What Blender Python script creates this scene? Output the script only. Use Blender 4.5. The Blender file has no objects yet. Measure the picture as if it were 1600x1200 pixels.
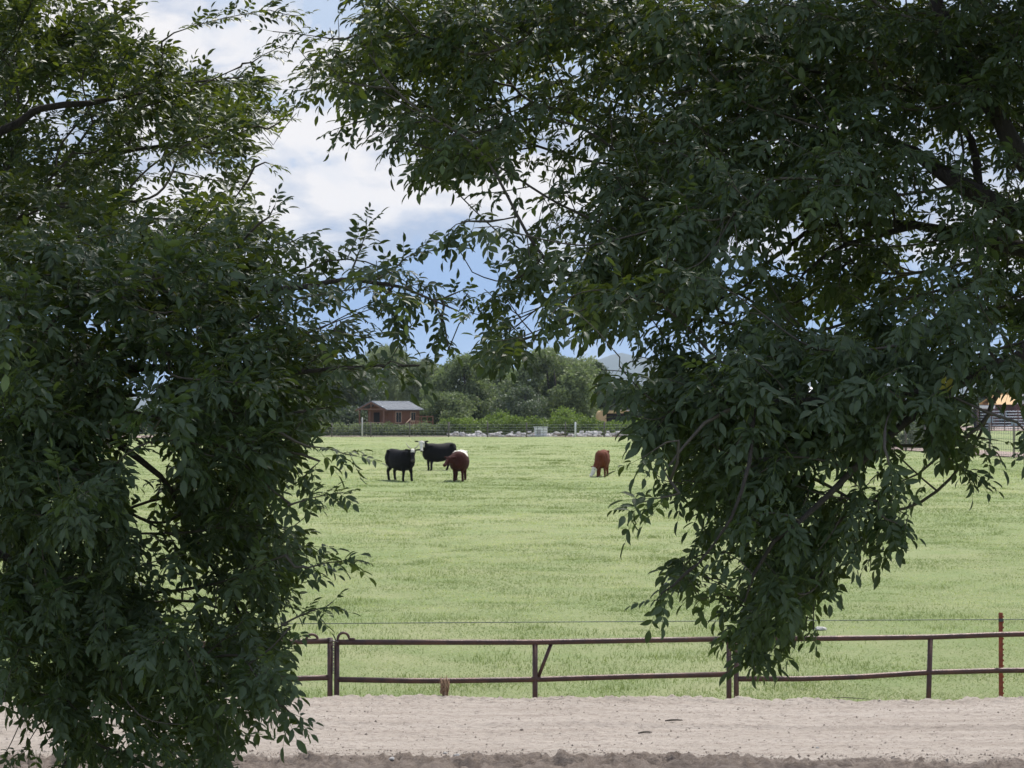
import bpy, bmesh, math, random
import numpy as np
from mathutils import Vector, Matrix, noise as mnoise

R = math.radians
rng = np.random.default_rng(11)
random.seed(5)
scene = bpy.context.scene
COL = scene.collection

# ------------------------------------------------------------------ camera
F = 3422.0                       # focal length in photo pixels (1600 wide)
CAMZ = 3.2
PITCH = math.atan(40.0 / F)
cam_d = bpy.data.cameras.new("camera")
cam = bpy.data.objects.new("camera", cam_d); COL.objects.link(cam)
cam.location = (0, 0, CAMZ)
cam.rotation_euler = (math.pi / 2 + PITCH, 0, 0)
cam_d.sensor_width = 36.0
cam_d.lens = 36.0 * F / 1600.0
cam_d.clip_start = 0.1
cam_d.clip_end = 40000
cam_d.dof.use_dof = True
cam_d.dof.focus_distance = 8.6
cam_d.dof.aperture_fstop = 20
scene.camera = cam
FW = np.array([0, math.cos(PITCH), math.sin(PITCH)])
UP = np.array([0, -math.sin(PITCH), math.cos(PITCH)])
RT = np.array([1.0, 0, 0])
CP = np.array([0, 0, CAMZ])
def P(px, py, d):
    return CP + d * (FW + (px - 800.0) / F * RT + (600.0 - py) / F * UP)
def proj(p):
    q = p - CP
    d = q @ FW
    return 800 + F * (q @ RT) / d, 600 - F * (q @ UP) / d, d

# ------------------------------------------------------------------ light
SUN_EL, SUN_AZ = 58.0, 25.0       # azimuth measured from +Y towards +X
sun_d = bpy.data.lights.new("sun", 'SUN')
sun_d.energy = 2.7
sun_d.angle = R(7)
sun_d.color = (1.0, 0.955, 0.88)
sun = bpy.data.objects.new("sun", sun_d); COL.objects.link(sun)
sdir = Vector((math.sin(R(SUN_AZ)) * math.cos(R(SUN_EL)), math.cos(R(SUN_AZ)) * math.cos(R(SUN_EL)), math.sin(R(SUN_EL))))
sun.rotation_euler = (-sdir).to_track_quat('-Z', 'Y').to_euler()
sun.location = (0, 0, 30)

scene.view_settings.view_transform = 'Standard'
scene.view_settings.look = 'None'
EXPO = 1.1
scene.view_settings.exposure = EXPO
scene.view_settings.gamma = 1.0
scene.render.engine = 'CYCLES'

w = bpy.data.worlds.new("World"); scene.world = w
w.use_nodes = True
nt = w.node_tree; N = nt.nodes; LK = nt.links
for n in list(N): N.remove(n)
def nd(tree, typ, **kw):
    n = tree.nodes.new(typ)
    for k, v in kw.items(): setattr(n, k, v)
    return n
def mth(tree, op, a, b=None, c=None, clamp=False):
    n = tree.nodes.new('ShaderNodeMath'); n.operation = op; n.use_clamp = clamp
    for i, v in enumerate((a, b, c)):
        if v is None: continue
        if isinstance(v, (int, float)): n.inputs[i].default_value = v
        else: tree.links.new(v, n.inputs[i])
    return n.outputs[0]
def mixc(tree, f, a, b, typ='MIX'):
    n = tree.nodes.new('ShaderNodeMix'); n.data_type = 'RGBA'; n.blend_type = typ
    for i, v in ((0, f), (6, a), (7, b)):
        if isinstance(v, (int, float)): n.inputs[i].default_value = v
        elif isinstance(v, tuple): n.inputs[i].default_value = (v[0], v[1], v[2], 1)
        else: tree.links.new(v, n.inputs[i])
    return n.outputs[2]
def ramp(tree, fac, stops, interp='LINEAR'):
    n = tree.nodes.new('ShaderNodeValToRGB'); cr = n.color_ramp; cr.interpolation = interp
    while len(cr.elements) < len(stops): cr.elements.new(0.5)
    for e, (p, c) in zip(cr.elements, stops):
        e.position = p
        e.color = (c, c, c, 1) if isinstance(c, (int, float)) else (c[0], c[1], c[2], 1)
    if fac is not None: tree.links.new(fac, n.inputs[0])
    return n.outputs[0]
def noisen(tree, vec, scale, detail=4, rough=0.5, dist=0.0):
    n = tree.nodes.new('ShaderNodeTexNoise')
    n.inputs['Scale'].default_value = scale; n.inputs['Detail'].default_value = detail
    n.inputs['Roughness'].default_value = rough; n.inputs['Distortion'].default_value = dist
    if vec is not None: tree.links.new(vec, n.inputs['Vector'])
    return n.outputs['Fac']
def mapping(tree, vec, scale, loc=(0, 0, 0), rot=(0, 0, 0)):
    n = tree.nodes.new('ShaderNodeMapping')
    n.inputs['Scale'].default_value = scale; n.inputs['Location'].default_value = loc
    n.inputs['Rotation'].default_value = rot
    tree.links.new(vec, n.inputs['Vector'])
    return n.outputs[0]
def lin(r, g, b):
    f = lambda c: ((c / 255 + 0.055) / 1.055) ** 2.4 if c > 10 else c / 255 / 12.92
    return (f(r), f(g), f(b))

tc = nd(nt, 'ShaderNodeTexCoord').outputs['Generated']
sky = nd(nt, 'ShaderNodeTexSky', sky_type='NISHITA', sun_disc=False)
sky.sun_elevation = R(SUN_EL); sky.sun_rotation = R(SUN_AZ)
sky.air_density = 1.0; sky.dust_density = 0.6; sky.ozone_density = 2.0
sep = nd(nt, 'ShaderNodeSeparateXYZ'); LK.new(tc, sep.inputs[0])
zc = sep.outputs['Z']
SKY_S = 0.07
# cumulus banks: domain-warped noise, flattened towards the horizon
wn = nt.nodes.new('ShaderNodeTexNoise'); wn.inputs['Scale'].default_value = 7; wn.inputs['Detail'].default_value = 3
LK.new(mapping(nt, tc, (1, 1, 2.2)), wn.inputs['Vector'])
wadd = nd(nt, 'ShaderNodeVectorMath', operation='MULTIPLY_ADD')
LK.new(wn.outputs['Color'], wadd.inputs[0]); wadd.inputs[1].default_value = (0.07, 0.07, 0.05)
LK.new(tc, wadd.inputs[2])
n1 = noisen(nt, mapping(nt, wadd.outputs[0], (1.0, 1.0, 1.45), (0.34, 0.2, 0.16)), 10.5, 10, 0.56)
n2 = noisen(nt, mapping(nt, tc, (1.0, 1.0, 2.2), (1.7, 0.4, 2.13)), 7.0, 5, 0.5)
cov = ramp(nt, zc, [(0.0, 0.34), (0.055, 0.42), (0.068, 0.60), (0.080, 0.70), (0.098, 0.74), (0.112, 0.58), (0.125, 0.70), (0.138, 0.46), (0.20, 0.56), (0.5, 0.50), (1.0, 0.5)])
dens = mth(nt, 'ADD', mth(nt, 'ADD', n1, mth(nt, 'MULTIPLY', n2, 0.35)), mth(nt, 'SUBTRACT', cov, 1.17))
cmask = ramp(nt, dens, [(0.0, 0.0), (0.03, 0.30), (0.08, 0.85), (0.16, 1.0)], 'EASE')
shade = ramp(nt, noisen(nt, mapping(nt, wadd.outputs[0], (1.0, 1.0, 2.2), (0.35, 0.2, 0.172)), 11.0, 8, 0.56), [(0.43, 0.0), (0.56, 1.0)])
K = 1.0 / SKY_S
def sc(c, k): return (c[0] * k, c[1] * k, c[2] * k)
EXI = 2 ** -EXPO
white = sc(lin(250, 247, 248), EXI * K); grey = sc(lin(182, 196, 222), EXI * K)
cloudc = mixc(nt, shade, grey, white)
# thin veil that whitens the blue above the banks
veil = ramp(nt, zc, [(0.0, lin(136, 180, 238)), (0.050, lin(130, 170, 228)), (0.085, lin(158, 186, 230)),
                     (0.14, lin(184, 202, 230)), (0.20, lin(200, 214, 236)), (1.0, lin(150, 172, 215))])
veilb = nd(nt, 'ShaderNodeVectorMath', operation='SCALE'); LK.new(veil, veilb.inputs[0]); veilb.inputs['Scale'].default_value = EXI * K
base = mixc(nt, 0.93, sky.outputs[0], veilb.outputs[0])
final = mixc(nt, cmask, base, cloudc)
bg = nd(nt, 'ShaderNodeBackground'); bg.inputs['Strength'].default_value = SKY_S
LK.new(final, bg.inputs['Color'])
wo = nd(nt, 'ShaderNodeOutputWorld'); LK.new(bg.outputs[0], wo.inputs['Surface'])

# ------------------------------------------------------------------ helpers
def tag(o, label=None, cat=None, group=None, kind=None):
    if label: o['label'] = label
    if cat: o['category'] = cat
    if group: o['group'] = group
    if kind: o['kind'] = kind
    return o
def empty(name, loc=(0, 0, 0), rz=0.0, label=None, cat=None, group=None):
    o = bpy.data.objects.new(name, None); COL.objects.link(o)
    o.location = loc; o.rotation_euler = (0, 0, rz); o.empty_display_size = 0.2
    return tag(o, label, cat, group)
def link(name, me, mats=None, parent=None):
    o = bpy.data.objects.new(name, me); COL.objects.link(o)
    if mats is not None:
        for m in (mats if isinstance(mats, (list, tuple)) else [mats]): me.materials.append(m)
    if parent: o.parent = parent
    return o
def np_mesh(name, verts, faces, smooth=False, attrs=None, mat_idx=None):
    """verts (N,3); faces = list of (M,k) int arrays"""
    me = bpy.data.meshes.new(name)
    verts = np.asarray(verts, dtype=np.float32)
    me.vertices.add(len(verts)); me.vertices.foreach_set('co', verts.ravel())
    li = np.concatenate([f.ravel() for f in faces]).astype(np.int32)
    tot = np.concatenate([np.full(len(f), f.shape[1], dtype=np.int32) for f in faces])
    st = np.concatenate([[0], np.cumsum(tot)[:-1]]).astype(np.int32)
    me.loops.add(len(li)); me.loops.foreach_set('vertex_index', li)
    me.polygons.add(len(tot)); me.polygons.foreach_set('loop_start', st); me.polygons.foreach_set('loop_total', tot)
    if mat_idx is not None: me.polygons.foreach_set('material_index', mat_idx.astype(np.int32))
    me.update(calc_edges=True)
    me.polygons.foreach_set('use_smooth', np.full(len(tot), smooth, dtype=bool))
    if attrs:
        for k, v in attrs.items():
            a = me.attributes.new(k, 'FLOAT', 'POINT'); a.data.foreach_set('value', np.asarray(v, dtype=np.float32))
    me.validate()
    return me
class MB:
    """collects shapes, links them as one mesh object"""
    def __init__(s): s.bm = bmesh.new()
    def box(s, c, size, rz=0, rx=0, ry=0, bevel=0.0):
        M = Matrix.Translation(c) @ Matrix.Rotation(rz, 4, 'Z') @ Matrix.Rotation(ry, 4, 'Y') @ Matrix.Rotation(rx, 4, 'X') @ Matrix.Diagonal((size[0], size[1], size[2], 1))
        g = bmesh.ops.create_cube(s.bm, size=1.0, matrix=M)
        if bevel:
            es = list({e for v in g['verts'] for e in v.link_edges})
            bmesh.ops.bevel(s.bm, geom=es, offset=bevel, segments=2, affect='EDGES', clamp_overlap=True)
        return s
    def tube(s, pts, r, n=10, cap=True):
        pts = [Vector(p) for p in pts]
        rr = r if isinstance(r, (list, tuple)) else [r] * len(pts)
        rings = []; prev = None
        for i, p in enumerate(pts):
            t = (pts[min(i + 1, len(pts) - 1)] - pts[max(i - 1, 0)]).normalized()
            a = prev if prev is not None else (Vector((0, 0, 1)) if abs(t.z) < .9 else Vector((1, 0, 0)))
            a = (a - t * a.dot(t)).normalized(); b = t.cross(a); prev = a
            rings.append([s.bm.verts.new(p + (a * math.cos(q) + b * math.sin(q)) * rr[i]) for q in [2 * math.pi * k / n for k in range(n)]])
        for A, B in zip(rings, rings[1:]):
            for k in range(n):
                f = s.bm.faces.new((A[k], A[(k + 1) % n], B[(k + 1) % n], B[k])); f.smooth = True
        if cap:
            s.bm.faces.new(rings[0][::-1]); s.bm.faces.new(rings[-1])
        return s
    def prism(s, poly, axis_vec, mat=None):
        a = [s.bm.verts.new(Vector(p)) for p in poly]; b = [s.bm.verts.new(Vector(p) + Vector(axis_vec)) for p in poly]
        s.bm.faces.new(a[::-1]); s.bm.faces.new(b)
        for k in range(len(a)): s.bm.faces.new((a[k], a[(k + 1) % len(a)], b[(k + 1) % len(a)], b[k]))
        return s
    def ball(s, c, size, rot=None, sub=2):
        M = Matrix.Translation(c) @ (rot.to_4x4() if rot else Matrix.Identity(4)) @ Matrix.Diagonal((size[0], size[1], size[2], 1))
        g = bmesh.ops.create_icosphere(s.bm, subdivisions=sub, radius=1.0, matrix=M)
        for v in g['verts']:
            for f in v.link_faces: f.smooth = True
        return g
    def build(s, name, mats, parent=None):
        bmesh.ops.recalc_face_normals(s.bm, faces=s.bm.faces)
        me = bpy.data.meshes.new(name); s.bm.to_mesh(me); s.bm.free()
        return link(name, me, mats, parent)
def copy_tree(o, parent=None):
    c = o.copy(); COL.objects.link(c)
    if parent: c.parent = parent
    for ch in list(o.children): copy_tree(ch, c)
    return c

# ------------------------------------------------------------------ materials
def newmat(name):
    m = bpy.data.materials.new(name); m.use_nodes = True
    t = m.node_tree
    b = t.nodes['Principled BSDF']
    return m, t, b
def simple(name, c, rough=0.6, metal=0.0, var=0.25, scale=6.0, bump=0.0, bscale=30.0, c2=None, stretch=(1, 1, 1)):
    m, t, b = newmat(name)
    tcn = t.nodes.new('ShaderNodeTexCoord').outputs['Object']
    v = mapping(t, tcn, stretch)
    n = noisen(t, v, scale, 6, 0.6)
    f = ramp(t, n, [(0.3, 0.0), (0.7, 1.0)])
    cc = c2 if c2 else sc(c, 1 - var)
    t.links.new(mixc(t, f, c, cc), b.inputs['Base Color'])
    b.inputs['Roughness'].default_value = rough; b.inputs['Metallic'].default_value = metal
    if 'hide' in name: b.inputs['Specular IOR Level'].default_value = 0.15
    if bump:
        bn = t.nodes.new('ShaderNodeBump'); bn.inputs['Strength'].default_value = bump; bn.inputs['Distance'].default_value = 0.02
        t.links.new(noisen(t, v, bscale, 8, 0.65), bn.inputs['Height']); t.links.new(bn.outputs[0], b.inputs['Normal'])
    return m
def leafmat(name, dark, light, under=None, trans=(0.10, 0.17, 0.02), tf=0.3, rough=0.42, spec=0.5):
    m, t, b = newmat(name)
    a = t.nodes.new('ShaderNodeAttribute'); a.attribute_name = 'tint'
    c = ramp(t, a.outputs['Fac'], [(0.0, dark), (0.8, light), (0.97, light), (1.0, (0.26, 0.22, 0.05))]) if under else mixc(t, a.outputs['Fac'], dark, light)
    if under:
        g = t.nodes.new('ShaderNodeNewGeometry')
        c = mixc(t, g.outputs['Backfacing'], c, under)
    t.links.new(c, b.inputs['Base Color'])
    b.inputs['Roughness'].default_value = rough; b.inputs['Specular IOR Level'].default_value = spec
    tr = t.nodes.new('ShaderNodeBsdfTranslucent')
    c2 = mixc(t, a.outputs['Fac'], trans, sc(trans, 1.9))
    t.links.new(c2, tr.inputs['Color'])
    mx = t.nodes.new('ShaderNodeMixShader'); mx.inputs[0].default_value = tf
    t.links.new(b.outputs[0], mx.inputs[1]); t.links.new(tr.outputs[0], mx.inputs[2])
    t.links.new(mx.outputs[0], t.nodes['Material Output'].inputs['Surface'])
    return m

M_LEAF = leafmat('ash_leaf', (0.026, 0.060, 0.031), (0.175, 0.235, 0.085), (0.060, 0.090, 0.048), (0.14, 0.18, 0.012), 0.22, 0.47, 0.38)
M_BARK = simple('ash_bark', (0.075, 0.062, 0.055), 0.9, var=0.5, scale=14, bump=0.9, bscale=40, stretch=(3, 3, 1))
M_TWIG = simple('twig', (0.10, 0.085, 0.07), 0.85, var=0.4, scale=30)
M_FAR = [leafmat('far_leaf_olive', (0.125, 0.155, 0.085), (0.28, 0.32, 0.15), None, (0.14, 0.19, 0.06), 0.3, 0.6, 0.3),
         leafmat('far_leaf_feathery', (0.16, 0.19, 0.115), (0.34, 0.38, 0.22), None, (0.20, 0.24, 0.10), 0.3, 0.6, 0.3),
         leafmat('far_leaf_dark', (0.09, 0.115, 0.08), (0.19, 0.22, 0.135), None, (0.06, 0.09, 0.02), 0.25, 0.6, 0.3),
         leafmat('far_leaf_bright', (0.09, 0.14, 0.03), (0.20, 0.27, 0.06), None, (0.16, 0.24, 0.03), 0.25, 0.6, 0.3)]
M_PIPE = simple('rusted_pipe', (0.11, 0.055, 0.040), 0.42, 0.3, 0.5, 7, 0.3, 60, c2=(0.045, 0.028, 0.027))
M_TPOST = simple('red_oxide_paint', (0.36, 0.085, 0.035), 0.65, 0.1, 0.4, 12, 0.3, 50, c2=(0.16, 0.05, 0.03))
M_WIRE = simple('galvanised_wire', (0.09, 0.11, 0.10), 0.55, 0.6, 0.3, 8)
M_CHAIN = simple('chain_steel', (0.22, 0.20, 0.19), 0.4, 0.8, 0.4, 30)
M_POSTF = simple('weathered_post', (0.16, 0.14, 0.125), 0.9, var=0.4, scale=3)
M_WOOD = simple('stained_timber', (0.20, 0.098, 0.06), 0.8, var=0.4, scale=3, bump=0.4, bscale=12, stretch=(6, 6, 0.5))
M_TRIM = simple('orange_trim_timber', (0.19, 0.105, 0.07), 0.8, var=0.3, scale=4)
M_TAN = simple('pale_timber', (0.42, 0.30, 0.22), 0.8, var=0.25, scale=3)
M_METROOF = simple('galvanised_roofing', (0.11, 0.13, 0.165), 0.65, 0.1, 0.15, 2)
M_WHITE = simple('white_paint', (0.75, 0.76, 0.77), 0.5, var=0.12, scale=3)
M_GLASS = simple('window_glass', (0.03, 0.04, 0.05), 0.08, 0.0, 0.2, 2)
M_DARK = simple('dark_interior', (0.02, 0.018, 0.018), 0.9)
M_ROCK = simple('white_stone', (0.62, 0.60, 0.58), 0.9, var=0.35, scale=2.5, bump=0.8, bscale=8)
M_YROOF = simple('yellow_roofing', (0.50, 0.30, 0.11), 0.7, 0.1, 0.15, 1)
M_GROOF = simple('grey_roofing', (0.42, 0.41, 0.42), 0.6, 0.1, 0.2, 1)
M_BARN = simple('red_brown_barn_boards', (0.11, 0.05, 0.045), 0.85, var=0.45, scale=1.5, stretch=(4, 4, 0.4))
M_PANEL = simple('blue_grey_panel', (0.40, 0.46, 0.58), 0.6, 0.2, 0.3, 1)
M_STRAW = simple('dry_straw', (0.36, 0.24, 0.15), 0.9, var=0.4, scale=20)
M_TANCAMP = simple('tan_panel', (0.60, 0.43, 0.22), 0.6, var=0.2, scale=2)

# ground: pasture + bare earth
m, t, b = newmat('pasture_soil'); M_FIELD = m
ob = t.nodes.new('ShaderNodeTexCoord').outputs['Object']
big = noisen(t, ob, 0.06, 5, 0.6); mid = noisen(t, ob, 0.55, 5, 0.65); fin = noisen(t, ob, 9.0, 8, 0.75)
f1 = ramp(t, big, [(0.38, 0.0), (0.62, 1.0)]); f2 = ramp(t, mid, [(0.38, 0.0), (0.64, 1.0)]); f3 = ramp(t, fin, [(0.35, 0.0), (0.65, 1.0)])
c = mixc(t, f1, (0.215, 0.268, 0.115), (0.315, 0.335, 0.175))
c = mixc(t, mth(t, 'MULTIPLY', f2, 0.6), c, (0.15, 0.235, 0.075))
c = mixc(t, mth(t, 'MULTIPLY', f3, 0.45), c, (0.33, 0.33, 0.19))
t.links.new(c, b.inputs['Base Color']); b.inputs['Roughness'].default_value = 0.95; b.inputs['Specular IOR Level'].default_value = 0.1
bn = t.nodes.new('ShaderNodeBump'); bn.inputs['Strength'].default_value = 0.8; bn.inputs['Distance'].default_value = 0.08
t.links.new(mth(t, 'ADD', fin, mth(t, 'MULTIPLY', mid, 2.0)), bn.inputs['Height']); t.links.new(bn.outputs[0], b.inputs['Normal'])
M_BLADE = leafmat('grass_blade', (0.140, 0.205, 0.066), (0.55, 0.50, 0.30), None, (0.23, 0.29, 0.09), 0.42, 0.6, 0.2)

m, t, b = newmat('graded_dirt'); M_DIRT = m
ob = t.nodes.new('ShaderNodeTexCoord').outputs['Object']
st = mapping(t, ob, (0.22, 1.6, 1))
n_st = noisen(t, st, 3.2, 7, 0.65); n_f = noisen(t, mapping(t, ob, (0.6, 1, 1)), 26, 8, 0.75); n_v = noisen(t, ob, 120, 4, 0.7)
n_l = noisen(t, mapping(t, ob, (0.5, 1, 1)), 1.3, 4, 0.6)
c = mixc(t, ramp(t, n_st, [(0.35, 0.0), (0.65, 1.0)]), (0.39, 0.335, 0.285), (0.49, 0.43, 0.375))
c = mixc(t, ramp(t, n_f, [(0.50, 0.0), (0.66, 0.75)]), c, (0.20, 0.165, 0.14))
c = mixc(t, ramp(t, n_v, [(0.60, 0.0), (0.75, 0.6)]), c, (0.48, 0.43, 0.38))
a = t.nodes.new('ShaderNodeAttribute'); a.attribute_name = 'tint'
c = mixc(t, mth(t, 'MULTIPLY', a.outputs['Fac'], ramp(t, n_f, [(0.3, 0.55), (0.6, 1.0)])), c, (0.165, 0.132, 0.112))
t.links.new(c, b.inputs['Base Color']); b.inputs['Roughness'].default_value = 0.95; b.inputs['Specular IOR Level'].default_value = 0.15
bn = t.nodes.new('ShaderNodeBump'); bn.inputs['Strength'].default_value = 0.9; bn.inputs['Distance'].default_value = 0.030
t.links.new(mth(t, 'ADD', n_f, mth(t, 'MULTIPLY', n_v, 0.5)), bn.inputs['Height']); t.links.new(bn.outputs[0], b.inputs['Normal'])
M_DIRT2 = simple('pale_earth', (0.36, 0.27, 0.23), 0.95, var=0.3, scale=0.8, bump=0.5, bscale=4)
M_MTN = simple('mountain_rock', (0.045, 0.055, 0.05), 0.95, var=0.3, scale=0.002)

# ------------------------------------------------------------------ value noise
def vnoise(x, y, seed=0):
    xi = np.floor(x).astype(np.int64); yi = np.floor(y).astype(np.int64)
    xf = x - xi; yf = y - yi
    u = xf * xf * (3 - 2 * xf); v = yf * yf * (3 - 2 * yf)
    def h(a, b):
        k = (a * 374761393 + b * 668265263 + seed * 974634777) & 0xFFFFFFFF
        k = ((k ^ (k >> 13)) * 1274126177) & 0xFFFFFFFF
        return ((k ^ (k >> 16)) & 0xFFFF) / 65535.0
    return (h(xi, yi) * (1 - u) + h(xi + 1, yi) * u) * (1 - v) + (h(xi, yi + 1) * (1 - u) + h(xi + 1, yi + 1) * u) * v
def fbm(x, y, seed=0, oct=4):
    s = 0; a = 0.5
    for i in range(oct):
        s = s + a * (vnoise(x, y, seed + i) - 0.5); x = x * 2.03 + 11.3; y = y * 2.03 + 7.1; a *= 0.5
    return s
def sst(a, b, x):
    t = np.clip((x - a) / (b - a), 0, 1); return t * t * (3 - 2 * t)

# ------------------------------------------------------------------ ground
def ground_z(x, y):
    z = fbm(x * 0.22, y * 0.22, 3, 3) * 0.16 + fbm(x * 1.4, y * 1.4, 9, 3) * 0.07
    z = z * sst(21.5, 24.0, y) * (1 - sst(420, 700, y))
    return z - 0.15 * (1 - sst(20.5, 22.5, y))
def grid_mesh(name, xs_fn, ys, zf, extra=None):
    rows = []
    for y in ys:
        xs = xs_fn(y); rows.append(np.stack([xs, np.full_like(xs, y)], 1))
    nx = len(rows[0]); ny = len(rows)
    v = np.concatenate(rows); z = zf(v[:, 0], v[:, 1])
    v3 = np.column_stack([v, z])
    i = np.arange(ny - 1)[:, None] * nx + np.arange(nx - 1)[None]
    f = np.stack([i, i + 1, i + 1 + nx, i + nx], -1).reshape(-1, 4)
    at = {'tint': extra(v3)} if extra else None
    return np_mesh(name, v3, [f], smooth=True, attrs=at)
ys = np.concatenate([[-300, -100, -30, -5, 5, 15], np.linspace(20, 60, 340), np.geomspace(60.3, 14000, 420)])
def xsf(y):
    h = max(0.30 * y, 6) + 3
    core = np.linspace(-h, h, 240)
    e = np.array([1.05, 1.3, 2.0, 4.0, 9.0]) * h + np.array([1, 5, 20, 60, 200])
    return np.concatenate([-e[::-1], core, e])
g = link('ground', grid_mesh('ground', xsf, ys, ground_z), M_FIELD); tag(g, kind='structure')

# raised dirt road with a graded berm on its near side
def road_z(x, y):
    crest = 0.455 + fbm(x * 0.35, x * 0 + 3.3, 21, 3) * 0.10
    far = sst(21.75, 20.75, y) if False else 1 - sst(20.8, 21.7, y + fbm(x * 1.1, y * 0 + 1.0, 33, 3) * 0.5)
    near = sst(12.6, 16.6, y)
    z = -0.3 + (crest + 0.3) * far * near
    berm = np.exp(-((y - 16.9 - fbm(x * 0.7, x * 0, 41, 3) * 0.35) / 0.32) ** 2)
    z = z + berm * (0.035 + 0.10 * fbm(x * 2.5, y * 2.5, 5, 4))
    rough = fbm(x * 5.0, y * 7.0, 13, 4) * 0.034 + fbm(x * 19, y * 22, 14, 3) * 0.045
    lip = np.exp(-((y - 20.9) / 0.3) ** 2)
    nb = 1 - sst(16.9, 17.35, y)
    z = z + rough * (0.55 + 1.6 * lip + 2.6 * nb)
    z = z - 0.018 * np.exp(-((y - 18.9 - 0.05 * np.sin(x * 0.4)) / 0.10) ** 2) + 0.014 * np.exp(-((y - 19.1) / 0.05) ** 2)
    return z
def road_tint(v):
    x, y = v[:, 0], v[:, 1]
    e = 17.12 + fbm(x * 1.2, y * 0, 77, 4) * 0.45
    return np.clip(1 - sst(-0.10, 0.12, y - e), 0, 1)
rys = np.concatenate([np.linspace(12.4, 16.6, 30), np.linspace(16.7, 21.9, 210)])
def rxs(y): return np.concatenate([np.linspace(-60, -8.4, 40), np.linspace(-8, 8, 620), np.linspace(8.4, 60, 40)])
g = link('dirt_road', grid_mesh('dirt_road', rxs, rys, road_z, road_tint), M_DIRT); tag(g, kind='structure')

# bare strips beyond the pasture
def strip(name, poly, z=0.05):
    v = np.array([(x, y, z) for x, y in poly]); me = np_mesh(name, v, [np.arange(len(v))[None]])
    o = link(name, me, M_DIRT2); tag(o, kind='structure'); return o
strip('dirt_track', [(-70, 256.5), (20.5, 256.5), (33.5, 146), (39, 95), (43, 95), (38, 150), (30, 269), (-70, 269)], 0.06)
strip('dirt_yard', [(-75, 190), (-52, 190), (-38, 256), (-75, 256)], 0.10)
strip('dirt_yard_far', [(60, 330), (140, 330), (170, 420), (60, 420)], 0.06)

# ------------------------------------------------------------------ grass
def blades(name, n, y0, y1, seed, hscale=1.0, tuft=False):
    r = np.random.default_rng(seed)
    y = np.exp(r.uniform(math.log(y0), math.log(y1), n))
    x = r.uniform(-1, 1, n) * (0.262 * y + 1.2)
    keep = (fbm(x * 0.9, y * 0.9, 55, 3) + r.uniform(-0.25, 0.25, n)) > -0.16
    side = np.where(y < 146, x < 33.5 + (146 - y) * 0.10 - 0.6, x < 33.5 - (y - 146) * 0.122 - 0.6)
    keep &= side
    x, y = x[keep], y[keep]; n = len(x)
    z = ground_z(x, y)
    k = np.clip(y / 26.0, 1, 4.0)
    patch = fbm(x * 0.35, y * 0.35, 88, 4) * 2
    h = r.uniform(0.010, 0.030, n) * hscale * (1 + 0.9 * np.clip(patch, -0.5, 1)) * (0.75 + 0.25 * k)
    wd = r.uniform(0.004, 0.008, n) * k
    a = r.uniform(0, math.pi, n)
    lean = r.uniform(0.8, 3.6, n) * h; la = r.uniform(0, 2 * math.pi, n)
    b0 = np.stack([x - np.cos(a) * wd, y - np.sin(a) * wd, z - 0.01], 1)
    b1 = np.stack([x + np.cos(a) * wd, y + np.sin(a) * wd, z - 0.01], 1)
    tp = np.stack([x + np.cos(la) * lean, y + np.sin(la) * lean, z + h], 1)
    v = np.stack([b0, b1, tp], 1).reshape(-1, 3)
    big_ = fbm(x * 0.09, y * 0.05, 61, 3) * 2; mid_ = fbm(x * 1.6, y * 0.8, 97, 3) * 2; tint = np.clip(0.40 - patch * 1.1 - big_ * 1.1 - mid_ * 1.2 + r.normal(0, 0.24, n), 0, 1)
    f = np.arange(3 * n).reshape(-1, 3)
    return np_mesh(name, v, [f], attrs={'tint': np.repeat(tint, 3)})
g = link('grass', blades('grass', 800000, 21.4, 250, 3), M_BLADE)
tag(g, 'short pale green pasture grass mottled with dry blades', 'grass', kind='stuff')

# darker clumps of longer grass left by grazing
def tufts():
    r = np.random.default_rng(8); V = []; T = []
    for i in range(520):
        y = math.exp(r.uniform(math.log(24), math.log(200))); x = r.uniform(-1, 1) * 0.25 * y
        if x > 33 + (146 - y) * 0.10 - 2: continue
        k = max(1, y / 45); nb = 90; s = r.uniform(0.15, 0.5) * (1 + 0.004 * y)
        px = x + r.normal(0, s, nb); py = y + r.normal(0, s * 0.8, nb); pz = ground_z(px, py)
        h = r.uniform(0.03, 0.065, nb) * r.uniform(0.6, 1.2) * (1 + min(1, y / 120)); wd = 0.006 * k
        a = r.uniform(0, math.pi, nb); la = r.uniform(0, 6.28, nb); ln = r.uniform(0, 0.6, nb) * h
        b0 = np.stack([px - np.cos(a) * wd, py - np.sin(a) * wd, pz - 0.01], 1); b1 = np.stack([px + np.cos(a) * wd, py + np.sin(a) * wd, pz - 0.01], 1)
        tp = np.stack([px + np.cos(la) * ln, py + np.sin(la) * ln, pz + h], 1)
        V.append(np.stack([b0, b1, tp], 1).reshape(-1, 3)); T.append(np.repeat(np.clip(r.normal(0.05, 0.12, nb), 0, 1), 3))
    v = np.concatenate(V); return np_mesh('grass_tufts', v, [np.arange(len(v)).reshape(-1, 3)], attrs={'tint': np.concatenate(T)})
g = link('grass_tufts', tufts(), M_BLADE); tag(g, 'darker longer grass tufts scattered over the pasture', 'grass', kind='stuff')

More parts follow.
